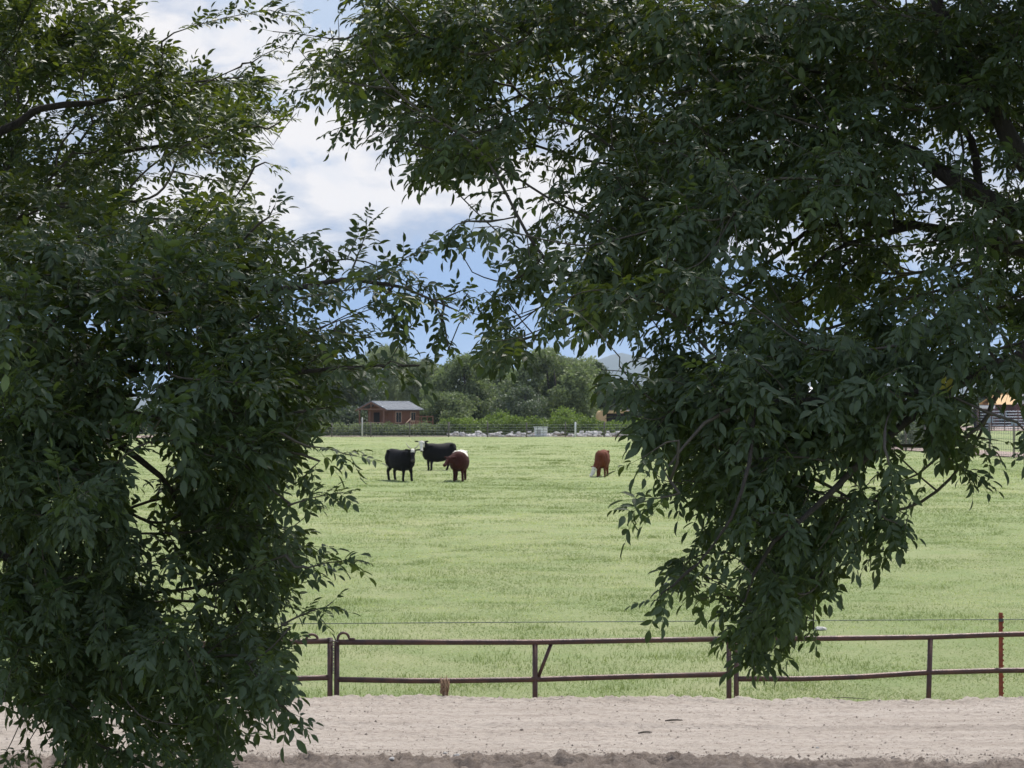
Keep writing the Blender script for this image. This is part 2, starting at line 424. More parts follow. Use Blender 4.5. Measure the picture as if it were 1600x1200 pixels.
# pebbles on the road (stuff) and the few stones one can count
def rock_mesh(name, seed, sub=2, amp=0.25):
    bm = bmesh.new(); bmesh.ops.create_icosphere(bm, subdivisions=sub, radius=1.0)
    for v in bm.verts:
        n = mnoise.noise(v.co * 1.3 + Vector((seed * 3.1, 0, 0))) + 0.4 * mnoise.noise(v.co * 3.1 + Vector((seed, 5, 0)))
        v.co *= 1 + amp * 2 * n
        v.co.z *= 0.62
    me = bpy.data.meshes.new(name); bm.to_mesh(me); bm.free()
    me.materials.append(M_ROCK); return me
def clods():
    r = np.random.default_rng(4)
    base = np.array([(1, 0, 0), (-.3, .9, 0), (-.5, -.8, 0), (.1, .1, .8)], dtype=float)
    n = 14000; x = r.uniform(-6, 6, n); y = np.where(r.uniform(size=n) < 0.5, r.uniform(16.9, 17.6, n), r.uniform(17.2, 21.0, n))
    s = np.exp(r.normal(-5.25, 0.5, n)); s = np.clip(s, 0.002, 0.018)
    a = r.uniform(0, 6.28, n)
    V = np.zeros((n, 4, 3)); b = base[None] * s[:, None, None] * r.uniform(0.6, 1.3, (n, 4, 1))
    V[:, :, 0] = b[:, :, 0] * np.cos(a)[:, None] - b[:, :, 1] * np.sin(a)[:, None] + x[:, None]
    V[:, :, 1] = b[:, :, 0] * np.sin(a)[:, None] + b[:, :, 1] * np.cos(a)[:, None] + y[:, None]
    V[:, :, 2] = b[:, :, 2] + (road_z(x, y) - 0.1 * s)[:, None]
    f = np.array([(0, 1, 3), (1, 2, 3), (2, 0, 3)])[None] + np.arange(n)[:, None, None] * 4
    t_ = np.repeat((r.uniform(size=n) < 0.62) * 1.0, 4)
    return np_mesh('dirt_clods', V.reshape(-1, 3), [f.reshape(-1, 3)], attrs={'tint': t_})
g = link('dirt_clods', clods(), M_DIRT); tag(g, 'small clods and pebbles strewn over the graded dirt road', 'pebbles', kind='stuff')
rm = [rock_mesh('stone', k) for k in range(4)]
def on_road(px, py):
    lo, hi = 15.0, 23.0
    for k in range(40):
        mid_ = (lo + hi) / 2; q = P(px, py, mid_)
        if q[2] > road_z(np.array([q[0]]), np.array([q[1]]))[0]: lo = mid_
        else: hi = mid_
    return P(px, py, lo)
for k, (px, py, s, lb) in enumerate([(715, 1183, 0.030, 'rounded pale stone on the road edge below the dead weed, the biggest pebble'),
                                     (696, 1178, 0.019, 'small pale stone just left of the biggest road edge pebble'),
                                     (612, 1188, 0.026, 'jagged pale stone at the bottom edge of the photo, left of the others'),
                                     (1277, 1169, 0.014, 'tiny white pebble on the road below the hanging branch')]):
    q = on_road(px, py); o = bpy.data.objects.new('stone', rm[k]); COL.objects.link(o)
    o.location = (q[0], q[1], q[2] + s * 0.3); o.scale = (s, s, s); o.rotation_euler = (0, 0, k * 1.3)
    tag(o, lb, 'stone', 'pale stones on the dirt road')
for k, (px, py, ln, ang, lb) in enumerate([(1053, 1128, 0.16, 0.05, 'short dark stick lying flat on the middle of the dirt road'),
                                           (1330, 1093, 0.42, -0.12, 'long thin dry stalk lying on the road near the pipe fence'),
                                           (1008, 1147, 0.13, 0.1, 'stubby brown bark piece lying left of the short dark stick')]):
    q = on_road(px, py); d = Vector((math.cos(ang), math.sin(ang) * 4, 0)).normalized() * ln / 2
    c_ = Vector(q) + Vector((0, 0, 0.012)); r_ = 0.009 if k != 1 else 0.004
    o = MB().tube([-d, -d * 0.3 + Vector((0, 0, .006)), d * 0.4 + Vector((0, 0.01, .004)), d], [r_ * .6, r_, r_ * .9, r_ * .4], 6).build('stick', M_TWIG)
    o.location = c_; tag(o, lb, 'stick')

# ------------------------------------------------------------------ pipe fence
TOPZ, LOWZ = 0.95, 0.555
def fence_pt(px, py):      # on the slightly slanting fence line
    # depth along line through (x=-1.7,y=21.2) and (x=5.2,y=22.0)
    s = (px - 800) / F
    # y = 21.4 + 0.116*x ; x = s*y
    y = 21.4 / (1 - 0.116 * s); x = s * y
    z = CAMZ + ((600 - py) / F + math.tan(PITCH)) * y
    return Vector((x, y, z))
def pole(px0, px1, py0, py1, r): pass
def pipe_run(px, r=0.027, name='rail', parent=None, n=12):
    return MB().tube([fence_pt(a, b_) for a, b_ in px], r, n).build(name, M_PIPE, parent)
def upright(px, top, r=0.026, name='upright', parent=None, px_b=None):
    a = fence_pt(px, top); b_ = fence_pt(px if px_b is None else px_b, 1086); b_ = a + (b_ - a) * ((a.z + 0.12) / (a.z - b_.z))
    return MB().tube([b_, a], r, 12).build(name, M_PIPE, parent)
def handle_loop(pxc, pyb, w_, h_, parent, name='latch_loop'):
    c_ = fence_pt(pxc, pyb); u = (fence_pt(pxc + 10, pyb) - c_).normalized()
    pts = [c_ + u * (-w_ * math.cos(a_)) * (1 if a_ > .3 else 1.0) + Vector((0, 0, h_ * math.sin(a_))) for a_ in np.linspace(0, math.pi, 13)]
    pts = [c_ - u * w_ - Vector((0, 0, .02))] + pts + [c_ + u * (w_ + 0.055) - Vector((0, 0, .002))]
    return MB().tube(pts, 0.013, 8).build(name, M_PIPE, parent)
def gate(label, rails, posts, loops, brace=None):
    o = empty('pipe_gate', fence_pt(posts[0][0], 1086) * 1, 0, label, 'gate', 'rusty pipe gates along the dirt road')
    o.location.z = 0
    inv = Vector(o.location)
    ch = []
    for rl in rails: ch.append(pipe_run(rl))
    for p in posts: ch.append(upright(*p))
    for l_ in loops: ch.append(handle_loop(*l_, None))
    if brace:
        ch.append(MB().tube([fence_pt(*brace[0]) + Vector((0, .012, 0)), fence_pt(*brace[1]) + Vector((0, .012, 0))], 0.018, 8).build('brace', M_PIPE))
    for c_ in ch:
        c_.parent = o; c_.matrix_parent_inverse = Matrix.Translation(-inv)
    return o
gate('rusty pipe gate left of the chain, partly hidden by the left ash tree',
     [[(120, 1010), (300, 1006), (430, 1003), (515, 1001)], [(120, 1072), (300, 1068), (430, 1062), (478, 1059), (515, 1058)], [(120, 1128), (515, 1124)]],
     [(516, 996), (122, 1004), (318, 1005)], [(488, 999, .055, .05)])
gate('rusty pipe gate between the chain and the hanging branch, with slanting brace',
     [[(527, 1003), (700, 1003), (836, 1003), (1000, 1000), (1137, 998)], [(527, 1061), (640, 1063), (700, 1063), (836, 1061), (1000, 1056), (1137, 1053)], [(527, 1124), (836, 1120), (1137, 1118)]],
     [(526.5, 999), (1138.5, 996), (836, 1003)], [(537, 998, .055, .06)], brace=((840, 1060), (861, 1006)))
gate('rusty pipe gate right of the hanging branch, with the sagging lower rail',
     [[(1152, 998), (1300, 997), (1453, 995), (1563, 991), (1660, 989), (1760, 988)], [(1152, 1060), (1250, 1060), (1340, 1057), (1450, 1050), (1563, 1047), (1700, 1046), (1760, 1046)], [(1152, 1118), (1760, 1110)]],
     [(1150, 996), (1453, 995, 0.026, 'upright', None, 1450), (1765, 985)], [])
# chain hanging in the gap between the two gates
cb = MB(); a0 = fence_pt(521.5, 1000)
for k in range(13):
    c_ = a0 + Vector((0.002 * (-1) ** k, -0.03, -0.012 - 0.024 * k))
    pts = []
    for q in np.linspace(0, 2 * math.pi, 11):
        u_ = 0.0085 * math.cos(q); v_ = 0.016 * math.sin(q)
        pts.append(c_ + (Vector((u_, 0, v_)) if k % 2 == 0 else Vector((0, u_, v_))))
    cb.tube(pts, 0.0034, 6, cap=False)
wr = [a0 + Vector((0.052 * math.cos(q), 0.045 * math.sin(q) - 0.0, -0.006 + 0.008 * math.sin(q * 3))) for q in np.linspace(0, 6.28, 19)]
cb.tube(wr, 0.006, 6, cap=False)
o = cb.build('chain', M_CHAIN); tag(o, 'steel chain hanging in the narrow gap between two rusty gates', 'chain')
# T-post with studs
tp = empty('steel_post', (fence_pt(1563, 1086).x * 1.006, fence_pt(1563, 1086).y + 0.14, 0), 0, 'rust red studded steel post at the right, behind the pipe gate', 'post')
ph = 3.2 - (957 - 640) / F * 22.1
b1 = MB().box((0, 0, ph / 2 - .15), (0.042, 0.006, ph + .3)).box((0, 0.018, ph / 2 - .15), (0.006, 0.03, ph + .3))
sb = b1
for k in range(19): sb.box((0.024, -0.008, ph - 0.04 - k * 0.055), (0.010, 0.012, 0.018))
sb.build('stem', M_TPOST, tp)
MB().box((0.0, -0.012, ph - 0.075), (0.05, 0.02, 0.03), bevel=.004).build('insulator', M_WIRE, tp)
# electric wire
wp = []
for px in range(-200, 1801, 100):
    q = fence_pt(px, 977.5 - (px - 470) * 0.0075 + 1.5 * math.sin((px - 1563) / 2200 * math.pi) ); wp.append(q * 1.0 + Vector((0, .12, 0)))
o = MB().tube(wp, 0.0042, 6).build('fence_wire', M_WIRE); tag(o, 'thin taut wire strung above the rusty pipe gates', 'wire')

# dead weeds
def weed(name, px, pyb, h, n, spread, label, cat='weed', depth_off=-0.35, lean=0.0):
    b_ = fence_pt(px, pyb) + Vector((0, depth_off, 0)); b_.z = float(road_z(np.array([b_.x]), np.array([b_.y]))[0]) - 0.01
    mb = MB(); r = random.Random(int(px))
    for k in range(n):
        x0 = r.gauss(0, spread * 0.4); x1 = r.gauss(0, spread) + lean; y1 = r.gauss(0, spread); hh = h * r.uniform(0.5, 1)
        mb.tube([(x0, 0, 0), ((x0 + x1) / 2 + r.gauss(0, .01), y1 / 2, hh * .55), (x1, y1, hh)], [0.004, 0.006, 0.0015], 4)
        if r.random() < .8:
            mb.ball((x1 * .8 + r.gauss(0, .01), y1 * .8, hh * r.uniform(.3, .9)), (0.011, 0.008, 0.02), sub=1)
    o = mb.build(name, M_STRAW); o.location = b_; return tag(o, label, cat)
weed('dead_weed', 697, 1083, 0.24, 26, 0.028, 'upright dead brown weed in front of the lower gate rail')
weed('dead_weed', 840, 1078, 0.20, 16, 0.12, 'sparse straw coloured weed around the foot of the slanting brace')
weed('dead_weed', 1146, 1083, 0.30, 7, 0.06, 'thin dry stalks standing before the post under the hanging branch', lean=.08)
weed('dead_weed', 1356, 1079, 0.05, 22, 0.22, 'low straggly dry weed on the road edge right of the hanging branch')
weed('dead_weed', 1592, 1076, 0.06, 14, 0.16, 'low dry weed on the road edge at the right, past the red post')
q = P(1282, 985, 29.0); q = Vector((q[0], q[1], 0))
yy = CAMZ * F / (985 - 640.0) ; q = Vector(((1282 - 800) / F * yy, yy, 0.03))
o = link('stone', rm[2].copy()); o.location = q; o.scale = (0.09, 0.07, 0.045); tag(o, 'pale stone lying in the pasture grass behind the gate top rail', 'stone')

# ------------------------------------------------------------------ cattle
def rotm(yaw=0, pitch=0): return Matrix.Rotation(yaw, 3, 'Z') @ Matrix.Rotation(-pitch, 3, 'Y')
def cow_mesh(name, head, hyaw, hpitch, legs, fat=1.05, ears=True, tail=True):
    """x forward, z up; head = poll position; metres"""
    bm = bmesh.new()
    def ell(c, s, rot=None):
        M = Matrix.Translation(c) @ (rot.to_4x4() if rot else Matrix.Identity(4)) @ Matrix.Diagonal((s[0], s[1], s[2], 1))
        bmesh.ops.create_icosphere(bm, subdivisions=3, radius=1.0, matrix=M)
    def cap(a, b_, ra, rb, n=7):
        a = Vector(a); b_ = Vector(b_)
        for k in range(n + 1):
            t_ = k / n; p = a.lerp(b_, t_); r_ = ra + (rb - ra) * t_
            bmesh.ops.create_icosphere(bm, subdivisions=2, radius=r_, matrix=Matrix.Translation(p))
    # trunk
    sec = [(-0.94, 1.22, .95, .09), (-0.87, 1.33, .82, .20), (-0.70, 1.375, .70, .27), (-0.45, 1.365, .60, .30), (-0.15, 1.33, .53, .355), (0.15, 1.325, .50, .365),
           (0.42, 1.355, .52, .33), (0.62, 1.34, .57, .285), (0.78, 1.25, .64, .21), (0.88, 1.12, .74, .12)]
    rings = []
    for (sx, zt, zb_, hw_) in sec:
        zb_ -= 0.085 * (1 - abs(sx) * 0.6); ring = []
        for q in range(20):
            a_ = 2 * math.pi * q / 20; ca, sa = math.cos(a_), math.sin(a_); e_ = 0.76
            wz = 1.0 - 0.18 * max(0, sa)
            ring.append(bm.verts.new((sx, hw_ * fat * wz * math.copysign(abs(ca) ** e_, ca), (zt + zb_) / 2 + (zt - zb_) / 2 * math.copysign(abs(sa) ** e_, sa))))
        rings.append(ring)
    for A_, B_ in zip(rings, rings[1:]):
        for q in range(20): bm.faces.new((A_[q], A_[(q + 1) % 20], B_[(q + 1) % 20], B_[q]))
    bm.faces.new(rings[0][::-1]); bm.faces.new(rings[-1])
    for s_ in (1, -1): ell((-0.60, 0.24 * s_, 1.27), (0.10, 0.07, 0.07)); ell((0.50, 0.18 * s_, 1.0), (0.20, 0.14 * fat, 0.30)); ell((-0.62, 0.17 * s_ * fat, 0.98), (0.26, 0.15, 0.28))
    ell((0.74, 0, 0.74), (0.13, 0.13, 0.20))
    hp = Vector(head)
    cap((0.60, 0, 1.08), hp + rotm(hyaw, hpitch) @ Vector((0.04, 0, -0.02)), 0.24, 0.135, 9)
    cap((0.72, 0, 0.84), hp + rotm(hyaw, hpitch) @ Vector((0.10, 0, -0.08)), 0.15, 0.08, 9)
    # head: poll -> muzzle along local +x
    Rm = rotm(hyaw, hpitch)
    H = lambda x, y, z: hp + Rm @ (Vector((x, y, z)) * 1.12)
    ell(H(0.06, 0, 0), (0.15, 0.125, 0.135), Rm); ell(H(0.20, 0, -0.01), (0.17, 0.095, 0.105), Rm)
    cap(H(0.18, 0, 0), H(0.40, 0, -0.02), 0.095, 0.078, 4); ell(H(0.44, 0, -0.02), (0.075, 0.09, 0.075), Rm)
    ell(H(0.24, 0, -0.09), (0.15, 0.06, 0.06), Rm)
    if ears:
        for s_ in (1, -1):
            cap(H(0.0, 0.10 * s_, 0.03), H(-0.03, 0.19 * s_, 0.02), 0.028, 0.045, 3); ell(H(-0.04, 0.23 * s_, 0.01), (0.035, 0.09, 0.055), Rm)
    # legs: (hip, knee, foot)
    for (hx, hy, fx, fy, rear) in legs:
        s_ = 1 if hy > 0 else -1
        if rear:
            ell((hx, hy * .9, 0.82), (0.22, 0.12, 0.30)); k1 = (hx + 0.10, hy, 0.62); hk = (hx - 0.09 + (fx - hx) * .5, (hy + fy) / 2, 0.42)
            cap((hx, hy, 0.82), k1, 0.18, 0.13, 4); cap(k1, hk, 0.125, 0.072, 5); cap(hk, (fx, fy, 0.10), 0.068, 0.060, 7)
        else:
            ell((hx, hy * .85, 0.80), (0.15, 0.10, 0.26)); k1 = (hx - 0.03, hy, 0.56); kn = (hx + 0.01 + (fx - hx) * .5, (hy + fy) / 2, 0.36)
            cap((hx, hy * .9, 0.78), k1, 0.13, 0.09, 4); cap(k1, kn, 0.10, 0.066, 5); cap(kn, (fx, fy, 0.10), 0.064, 0.058, 7)
        cap((fx, fy, 0.10), (fx + 0.03, fy, 0.045), 0.052, 0.062, 2)
    if tail:
        cap((-0.90, 0, 1.14), (-0.97, 0, 0.95), 0.035, 0.03, 4); cap((-0.97, 0, 0.95), (-0.96, 0, 0.55), 0.03, 0.026, 9); cap((-0.96, 0, 0.55), (-0.95, 0, 0.38), 0.045, 0.03, 4)
    me = bpy.data.meshes.new('tmp'); bm.to_mesh(me); bm.free()
    o = bpy.data.objects.new('tmp', me); COL.objects.link(o)
    r_ = o.modifiers.new('r', 'REMESH'); r_.mode = 'VOXEL'; r_.voxel_size = 0.022
    s_ = o.modifiers.new('s', 'SMOOTH'); s_.iterations = 5; s_.factor = 0.6
    dg = bpy.context.evaluated_depsgraph_get(); m2 = bpy.data.meshes.new_from_object(o.evaluated_get(dg))
    bpy.data.objects.remove(o); bpy.data.meshes.remove(me)
    m2.name = name
    for p in m2.polygons: p.use_smooth = True
    return m2, H, Rm
M_BLK = simple('black_hide', (0.006, 0.005, 0.007), 0.75, var=0.4, scale=5)
M_RED = simple('dark_red_hide', (0.060, 0.016, 0.013), 0.8, var=0.4, scale=3)
M_RUST = simple('russet_hide', (0.15, 0.043, 0.020), 0.8, var=0.4, scale=3)
M_WHT = simple('white_hide', (0.72, 0.68, 0.60), 0.7, var=0.12, scale=4)
M_NOSE = simple('dark_nose', (0.05, 0.04, 0.035), 0.5)
M_HORN = simple('pale_horn', (0.55, 0.50, 0.38), 0.5, var=0.3, scale=10)
def cow(label, pxm, pyf, yaw, scale, hide, head, hyaw, hpitch, legs, white, horns=False, fat=1.0):
    d = CAMZ * F / (pyf - 640.0)
    x = (pxm - 800) / F * d
    z = float(ground_z(np.array([x]), np.array([d]))[0])
    root = empty('cow', (x, d, z - 0.02), yaw, label, 'cow', 'cattle on the pasture'); root.scale = (scale,) * 3
    me, H, Rm = cow_mesh('body', head, hyaw, hpitch, legs, fat)
    Ri = Rm.inverted(); hp = Vector(head)
    me.materials.append(hide); me.materials.append(M_WHT); me.materials.append(M_NOSE)
    for p in me.polygons:
        c_ = p.center; q = Ri @ (c_ - hp)
        p.material_index = white(c_, q)
    o = bpy.data.objects.new('body', me); COL.objects.link(o); o.parent = root
    for s_ in (1, -1):
        MB().ball(H(0.13, 0.10 * s_, 0.045), (0.02, 0.014, 0.02)).__class__
        mb = MB(); mb.ball(H(0.13, 0.098 * s_, 0.05), (0.02, 0.016, 0.02)); mb.build('eye', M_DARK, root)
        if horns:
            MB().tube([H(-0.04, 0.07 * s_, 0.07), H(-0.10, 0.15 * s_, 0.10), H(-0.17, 0.21 * s_, 0.13), H(-0.25, 0.245 * s_, 0.17)], [0.032, 0.027, 0.019, 0.007], 8).build('horn', M_HORN, root)
    return root
LEGS = [(0.52, 0.17, 0.55, 0.19, False), (0.52, -0.17, 0.47, -0.19, False), (-0.62, 0.17, -0.72, 0.19, True), (-0.62, -0.17, -0.60, -0.20, True)]
def w_blaze(c, q):
    if -0.06 < q.x < 0.16 and abs(q.y) < 0.075 and q.z > 0.05: return 1
    if q.x > 0.50 and q.length < 0.66: return 2
    return 0
def w_face(c, q):
    if q.x > 0.54 and q.length < 0.70: return 2
    if q.x > 0.0 and q.length < 0.70 and abs(q.y) < 0.15 and q.z > -0.12: return 1
    return 0
def w_back(c, q):
    if q.length < 0.42 and q.x > -0.1: return 2 if q.x > 0.48 else 0
    if c.z > 1.08 + 0.12 * abs(c.x - 0.1) + 0.5 * max(0, c.x - 0.3) and c.x < 0.62: return 1
    return 0
def w_graze(c, q):
    if q.x > 0.06 and q.length < 0.62 and abs(q.y) < 0.135: return 1
    return 0
D = math.pi / 180
cow('black cow with pale horns and small white forehead blaze, left of the herd', 626, 751, -54 * D, 1.07, M_BLK,
    (1.02, -0.06, 1.30), -34 * D, -50 * D, LEGS, w_blaze, True, 1.06)
cow('black cow with white face standing behind the other two', 686, 735.5, (180 + 34) * D, 1.08, M_BLK,
    (1.02, 0.05, 1.40), 56 * D, -50 * D, LEGS, w_face, False, 1.08)
cow('dark red cow with white stripe along its back, head lowered left', 718, 751, (180 + 86) * D, 1.02, M_RED,
    (0.86, -0.34, 1.02), -30 * D, -34 * D, LEGS, w_back, False, 1.22)
cow('russet cow with white face grazing alone at the right', 941, 745, (180 + 82) * D, 0.95, M_RUST,
    (0.98, -0.26, 0.50), -42 * D, -52 * D, LEGS, w_graze, False, 1.05)

# ------------------------------------------------------------------ far fences
def wire_fence(name, pts, h, nw, gap, label, post_r=0.05, wire_r=0.016, vert=None):
    root = empty(name, (pts[0][0], pts[0][1], 0), 0, label, 'fence'); off = Vector(root.location)
    posts = []
    for (x0, y0), (x1, y1) in zip(pts, pts[1:]):
        L_ = math.hypot(x1 - x0, y1 - y0); n = max(1, round(L_ / gap))
        for k in range(n): posts.append((x0 + (x1 - x0) * k / n, y0 + (y1 - y0) * k / n))
    posts.append(pts[-1])
    proto = None
    for i, (x, y) in enumerate(posts):
        if proto is None:
            proto = MB().tube([(0, 0, -.3), (0, 0, h * .5), (0, 0, h + 0.12)], [post_r * 1.1, post_r, post_r], 8).build('post', M_POSTF, root); o = proto
        else:
            o = proto.copy(); COL.objects.link(o); o.parent = root
        o.location = Vector((x, y, 0)) - off; o.scale = (random.uniform(.8, 1.3),) * 2 + (random.uniform(.94, 1.06),)
    mb = MB()
    for k in range(nw):
        z = h * (k + 0.6) / nw
        P_ = [Vector((x, y, z + random.uniform(-.02, .02))) - off for x, y in posts]
        mb.tube(P_, wire_r, 4, cap=False)
    if vert:
        for (x0, y0), (x1, y1) in zip(posts, posts[1:]):
            n = max(1, int(math.hypot(x1 - x0, y1 - y0) / vert))
            for k in range(1, n):
                x, y = x0 + (x1 - x0) * k / n, y0 + (y1 - y0) * k / n
                mb.tube([Vector((x, y, 0.1)) - off, Vector((x, y, h * .97)) - off], wire_r * .8, 4, cap=False)
    mb.build('mesh_wires', M_WIRE, root)
    return root
wire_fence('wire_fence', [(-78, 252), (-30, 254.5), (19.8, 255)], 1.55, 5, 4.6, 'long grey wire fence along the far edge of the pasture', 0.075, 0.024, 0.6)
wire_fence('wire_fence', [(19.8, 255), (30.2, 168), (33.0, 144), (38, 100)], 2.1, 6, 4.8, 'tall mesh wire fence on the right side of the pasture', 0.07, 0.012, 0.33)
o = MB().tube([(0, 0, -.2), (0, 0, 1.0), (0, 0, 1.75)], [0.10, 0.1, 0.09], 8).build('white_post', M_WHITE); o.location = ((899 - 800) / F * 254.6, 254.6, 0)
tag(o, 'thick white post standing in the far wire fence', 'post')
o = MB().tube([(0, 0, -.2), (0, 0, 1.0), (0, 0, 2.3)], [0.08, 0.08, 0.07], 8).build('pale_post', M_ROCK); o.location = ((566 - 800) / F * 253.5, 253.5, 0)
tag(o, 'tall pale post in the far fence left of the cabin', 'post')

# ------------------------------------------------------------------ far foliage
def leaf_quads(c, size, r, up=0.0, elong=1.0):
    n = len(c)
    a = r.normal(size=(n, 3)); a[:, 2] += up; a /= np.linalg.norm(a, axis=1)[:, None]
    b_ = np.cross(a, r.normal(size=(n, 3))); b_ /= np.linalg.norm(b_, axis=1)[:, None]
    s = size * r.uniform(0.6, 1.3, n)[:, None]
    A = a * s * elong; B = b_ * s / max(1, elong) * 0.7
    v = np.stack([c - A, c + B, c + A * 1.1, c - B], 1).reshape(-1, 3)
    return v
def crown_mesh(name, r, blobs, per, size, up=0.0, elong=1.0):
    V = []; T = []
    for (cx, cy, cz, rr, rz) in blobs:
        n = int(per * rr * rr)
        d = r.normal(size=(n, 3)); d /= np.linalg.norm(d, axis=1)[:, None]
        rad = r.uniform(0.45, 1.06, n) ** 0.6
        lump = 1 + 0.28 * np.sin(d[:, 0] * 5 + cx * 3) * np.sin(d[:, 2] * 6 + cz * 2 + d[:, 1] * 4)
        c_ = np.array([cx, cy, cz]) + d * (rad * lump)[:, None] * np.array([rr, rr, rz])
        V.append(leaf_quads(c_, size, r, up, elong)); tb = r.uniform(0.15, 0.6)
        T.append(np.repeat(np.clip(tb + r.normal(0, 0.2, n), 0, 1), 4))
    v = np.concatenate(V); v[:, 2] = np.maximum(v[:, 2], 0.05)
    return np_mesh(name, v, [np.arange(len(v)).reshape(-1, 4)], attrs={'tint': np.concatenate(T)})
def far_tree(px, d, top, width, mat, label, seed, zb=0.03, size=0.17, up=0.0, elong=1.0, per=230, name='broadleaf_tree'):
    r = np.random.default_rng(seed); s = F / d
    h = CAMZ + (640 - top) / s; W = width * 1.12 / s; x = (px - 800) / s
    root = empty(name, (x, d, 0), 0, label, 'tree', 'trees beyond the far fence')
    blobs = []
    nb = 48
    for k in range(nb):
        t_ = r.uniform(0, 1) ** 0.8; a_ = r.uniform(0, 6.28)
        prof = math.sin(math.pi * min(1, 0.16 + 0.80 * t_)) ** 0.6
        rad = W / 2 * prof * math.sqrt(r.uniform(0.1, 1)) * 0.80
        z = h * (zb + (1 - zb) * t_ * 0.90)
        br = r.uniform(0.11, 0.20) * W * (1 - 0.25 * t_)
        blobs.append((rad * math.cos(a_), rad * math.sin(a_), min(z, h - br * 0.75), br, br * 0.75))
    link('foliage', crown_mesh('foliage', r, blobs, per, size, up, elong), mat, root)
    mb = MB(); tr = 0.022 * h + .06
    mb.tube([(0, 0, -.3), (0.1, 0, h * .2), (0.05 * W, 0, h * .45), (0.02 * W, 0, h * .75)], [tr * 1.3, tr, tr * .7, tr * .25], 8)
    for k in range(5):
        b_ = blobs[k * 3]; z0 = h * r.uniform(.12, .3)
        mb.tube([(0.1, 0, z0), (b_[0] * .5, b_[1] * .5, (z0 + b_[2]) / 2 * 1.05), (b_[0], b_[1], b_[2])], [tr * .55, tr * .4, tr * .12], 6)
    mb.build('trunk', M_BARK, root)
    return root
FT = [  # px, depth, top y, width px, material, label
    (520, 300, 560, 150, 2, 'dark tree beyond the fence, left of the cabin behind ash leaves', {}),
    (602, 315, 536, 120, 1, 'tall feathery grey green tree rising behind the cabin', dict(size=.16, up=1.5, elong=2.0)),
    (665, 305, 556, 85, 1, 'pale feathery tree just right of and behind the cabin roof', dict(size=.16, up=1.2, elong=2.0)),
    (722, 290, 551, 120, 0, 'round green tree between the cabin and the hanging left branch tip', {}),
    (700, 277, 612, 90, 0, 'low olive tree leaning beside the right end of the cabin', dict(size=.14)),
    (790, 300, 585, 110, 2, 'dark spreading tree under the lowest dark leaf clump', {}),
    (852, 312, 536, 70, 1, 'thin grey green top showing behind the biggest round tree', dict(size=.16, up=1.5, elong=2.0)),
    (862, 285, 546, 150, 0, 'biggest round green tree beyond the far fence', dict(per=260)),
    (812, 277, 600, 90, 2, 'low dark tree at the left foot of the biggest round tree', dict(size=.14)),
    (925, 298, 560, 90, 2, 'dark narrow tree at the right edge of the biggest round tree', {}),
    (985, 300, 600, 110, 2, 'dark tree mostly hidden behind the right ash branches', {}),
    (1080, 300, 575, 140, 0, 'green tree hidden behind the lower right ash foliage', {}),
    (1200, 320, 585, 150, 2, 'dark tree behind the middle of the right ash tree', {}),
    (1330, 330, 610, 130, 0, 'low tree seen in slivers behind the hanging branch tops', {}),
    (1425, 300, 632, 60, 2, 'small dark bushy tree seen through the gap beside the yellow leaf spray', {}),
    (430, 300, 560, 150, 0, 'green tree hidden behind the left ash lower branches', {}),
    (330, 310, 575, 140, 2, 'dark tree hidden behind the middle of the left ash', {}),
    (120, 310, 600, 190, 0, 'low wide tree hidden behind the far left foliage', {}),
    (556, 330, 556, 120, 0, 'hazy green tree in the second row, left of and behind the cabin', {}),
    (645, 335, 562, 110, 2, 'dark tree in the second row behind the right end of the cabin', {}),
    (765, 330, 566, 120, 0, 'olive tree in the second row, left of the biggest round tree', {}),
    (900, 335, 556, 120, 1, 'grey green tree in the second row, right of the biggest round tree', {}),
    (480, 285, 612, 90, 0, 'low bushy tree left of the cabin behind ash leaf tips', dict(size=.14)),
    (1560, 470, 600, 120, 2, 'dark tree behind the yellow roofed barn', {}),
]
for i, (px, d, top, wd, mi, lb, kw) in enumerate(FT):
    far_tree(px, d, top, wd, M_FAR[mi], lb, 100 + i, **kw)

# leafy vine hedge and bushes
def hedge(name, pts, mat, label, cat, seed, size=0.12, per=360):
    r = np.random.default_rng(seed); blobs = []
    d0 = pts[0][1]; x0 = (pts[0][0] - 800) / F * d0
    for (px, d, top, wpx) in pts:
        s = F / d; h = CAMZ + (640 - top) / s; x = (px - 800) / s - x0
        rr = wpx / s / 2
        n = max(2, int(h / (rr * .8)))
        for k in range(n):
            blobs.append((x + r.normal(0, .2 * rr), d - d0 + r.normal(0, .3 * rr), rr * .6 + (h - rr * 1.35) * k / max(1, n - 1), rr * r.uniform(.85, 1.1), rr * .75))
    root = link(name, crown_mesh(name, r, blobs, per, size, 0.2, 1.0), mat); root.location = (x0, d0, 0)
    return tag(root, label, cat)
pts = [(px, 262 + random.uniform(-.6, .6), 655 + random.uniform(-5, 4), 26) for px in range(700, 1130, 11)]
hedge('vine_hedge', pts, M_FAR[3], 'low vine covered hedge behind the far wire fence and white stones', 'hedge', 501)
pts = [(px, 262 + random.uniform(-.6, .6), 662 + random.uniform(-4, 3), 24) for px in range(440, 705, 10)]
hedge('shrub_hedge', pts, M_FAR[0], 'grey green shrub hedge in front of the cabin', 'hedge', 502)
hedge('bush', [(785, 266, 641, 40), (768, 266, 648, 26), (803, 266, 650, 26)], M_FAR[3], 'bright green round bush rising above the hedge, left of the two', 'bush', 503)
hedge('bush', [(886, 266, 637, 38), (872, 266, 645, 26), (905, 266, 647, 26)], M_FAR[3], 'bright green round bush rising above the hedge, near the tan shelter', 'bush', 504)
hedge('bush', [(1418, 180, 655, 50), (1440, 182, 650, 40)], M_FAR[2], 'dark bush behind the right mesh fence, seen beside the yellow leaf spray', 'bush', 505)
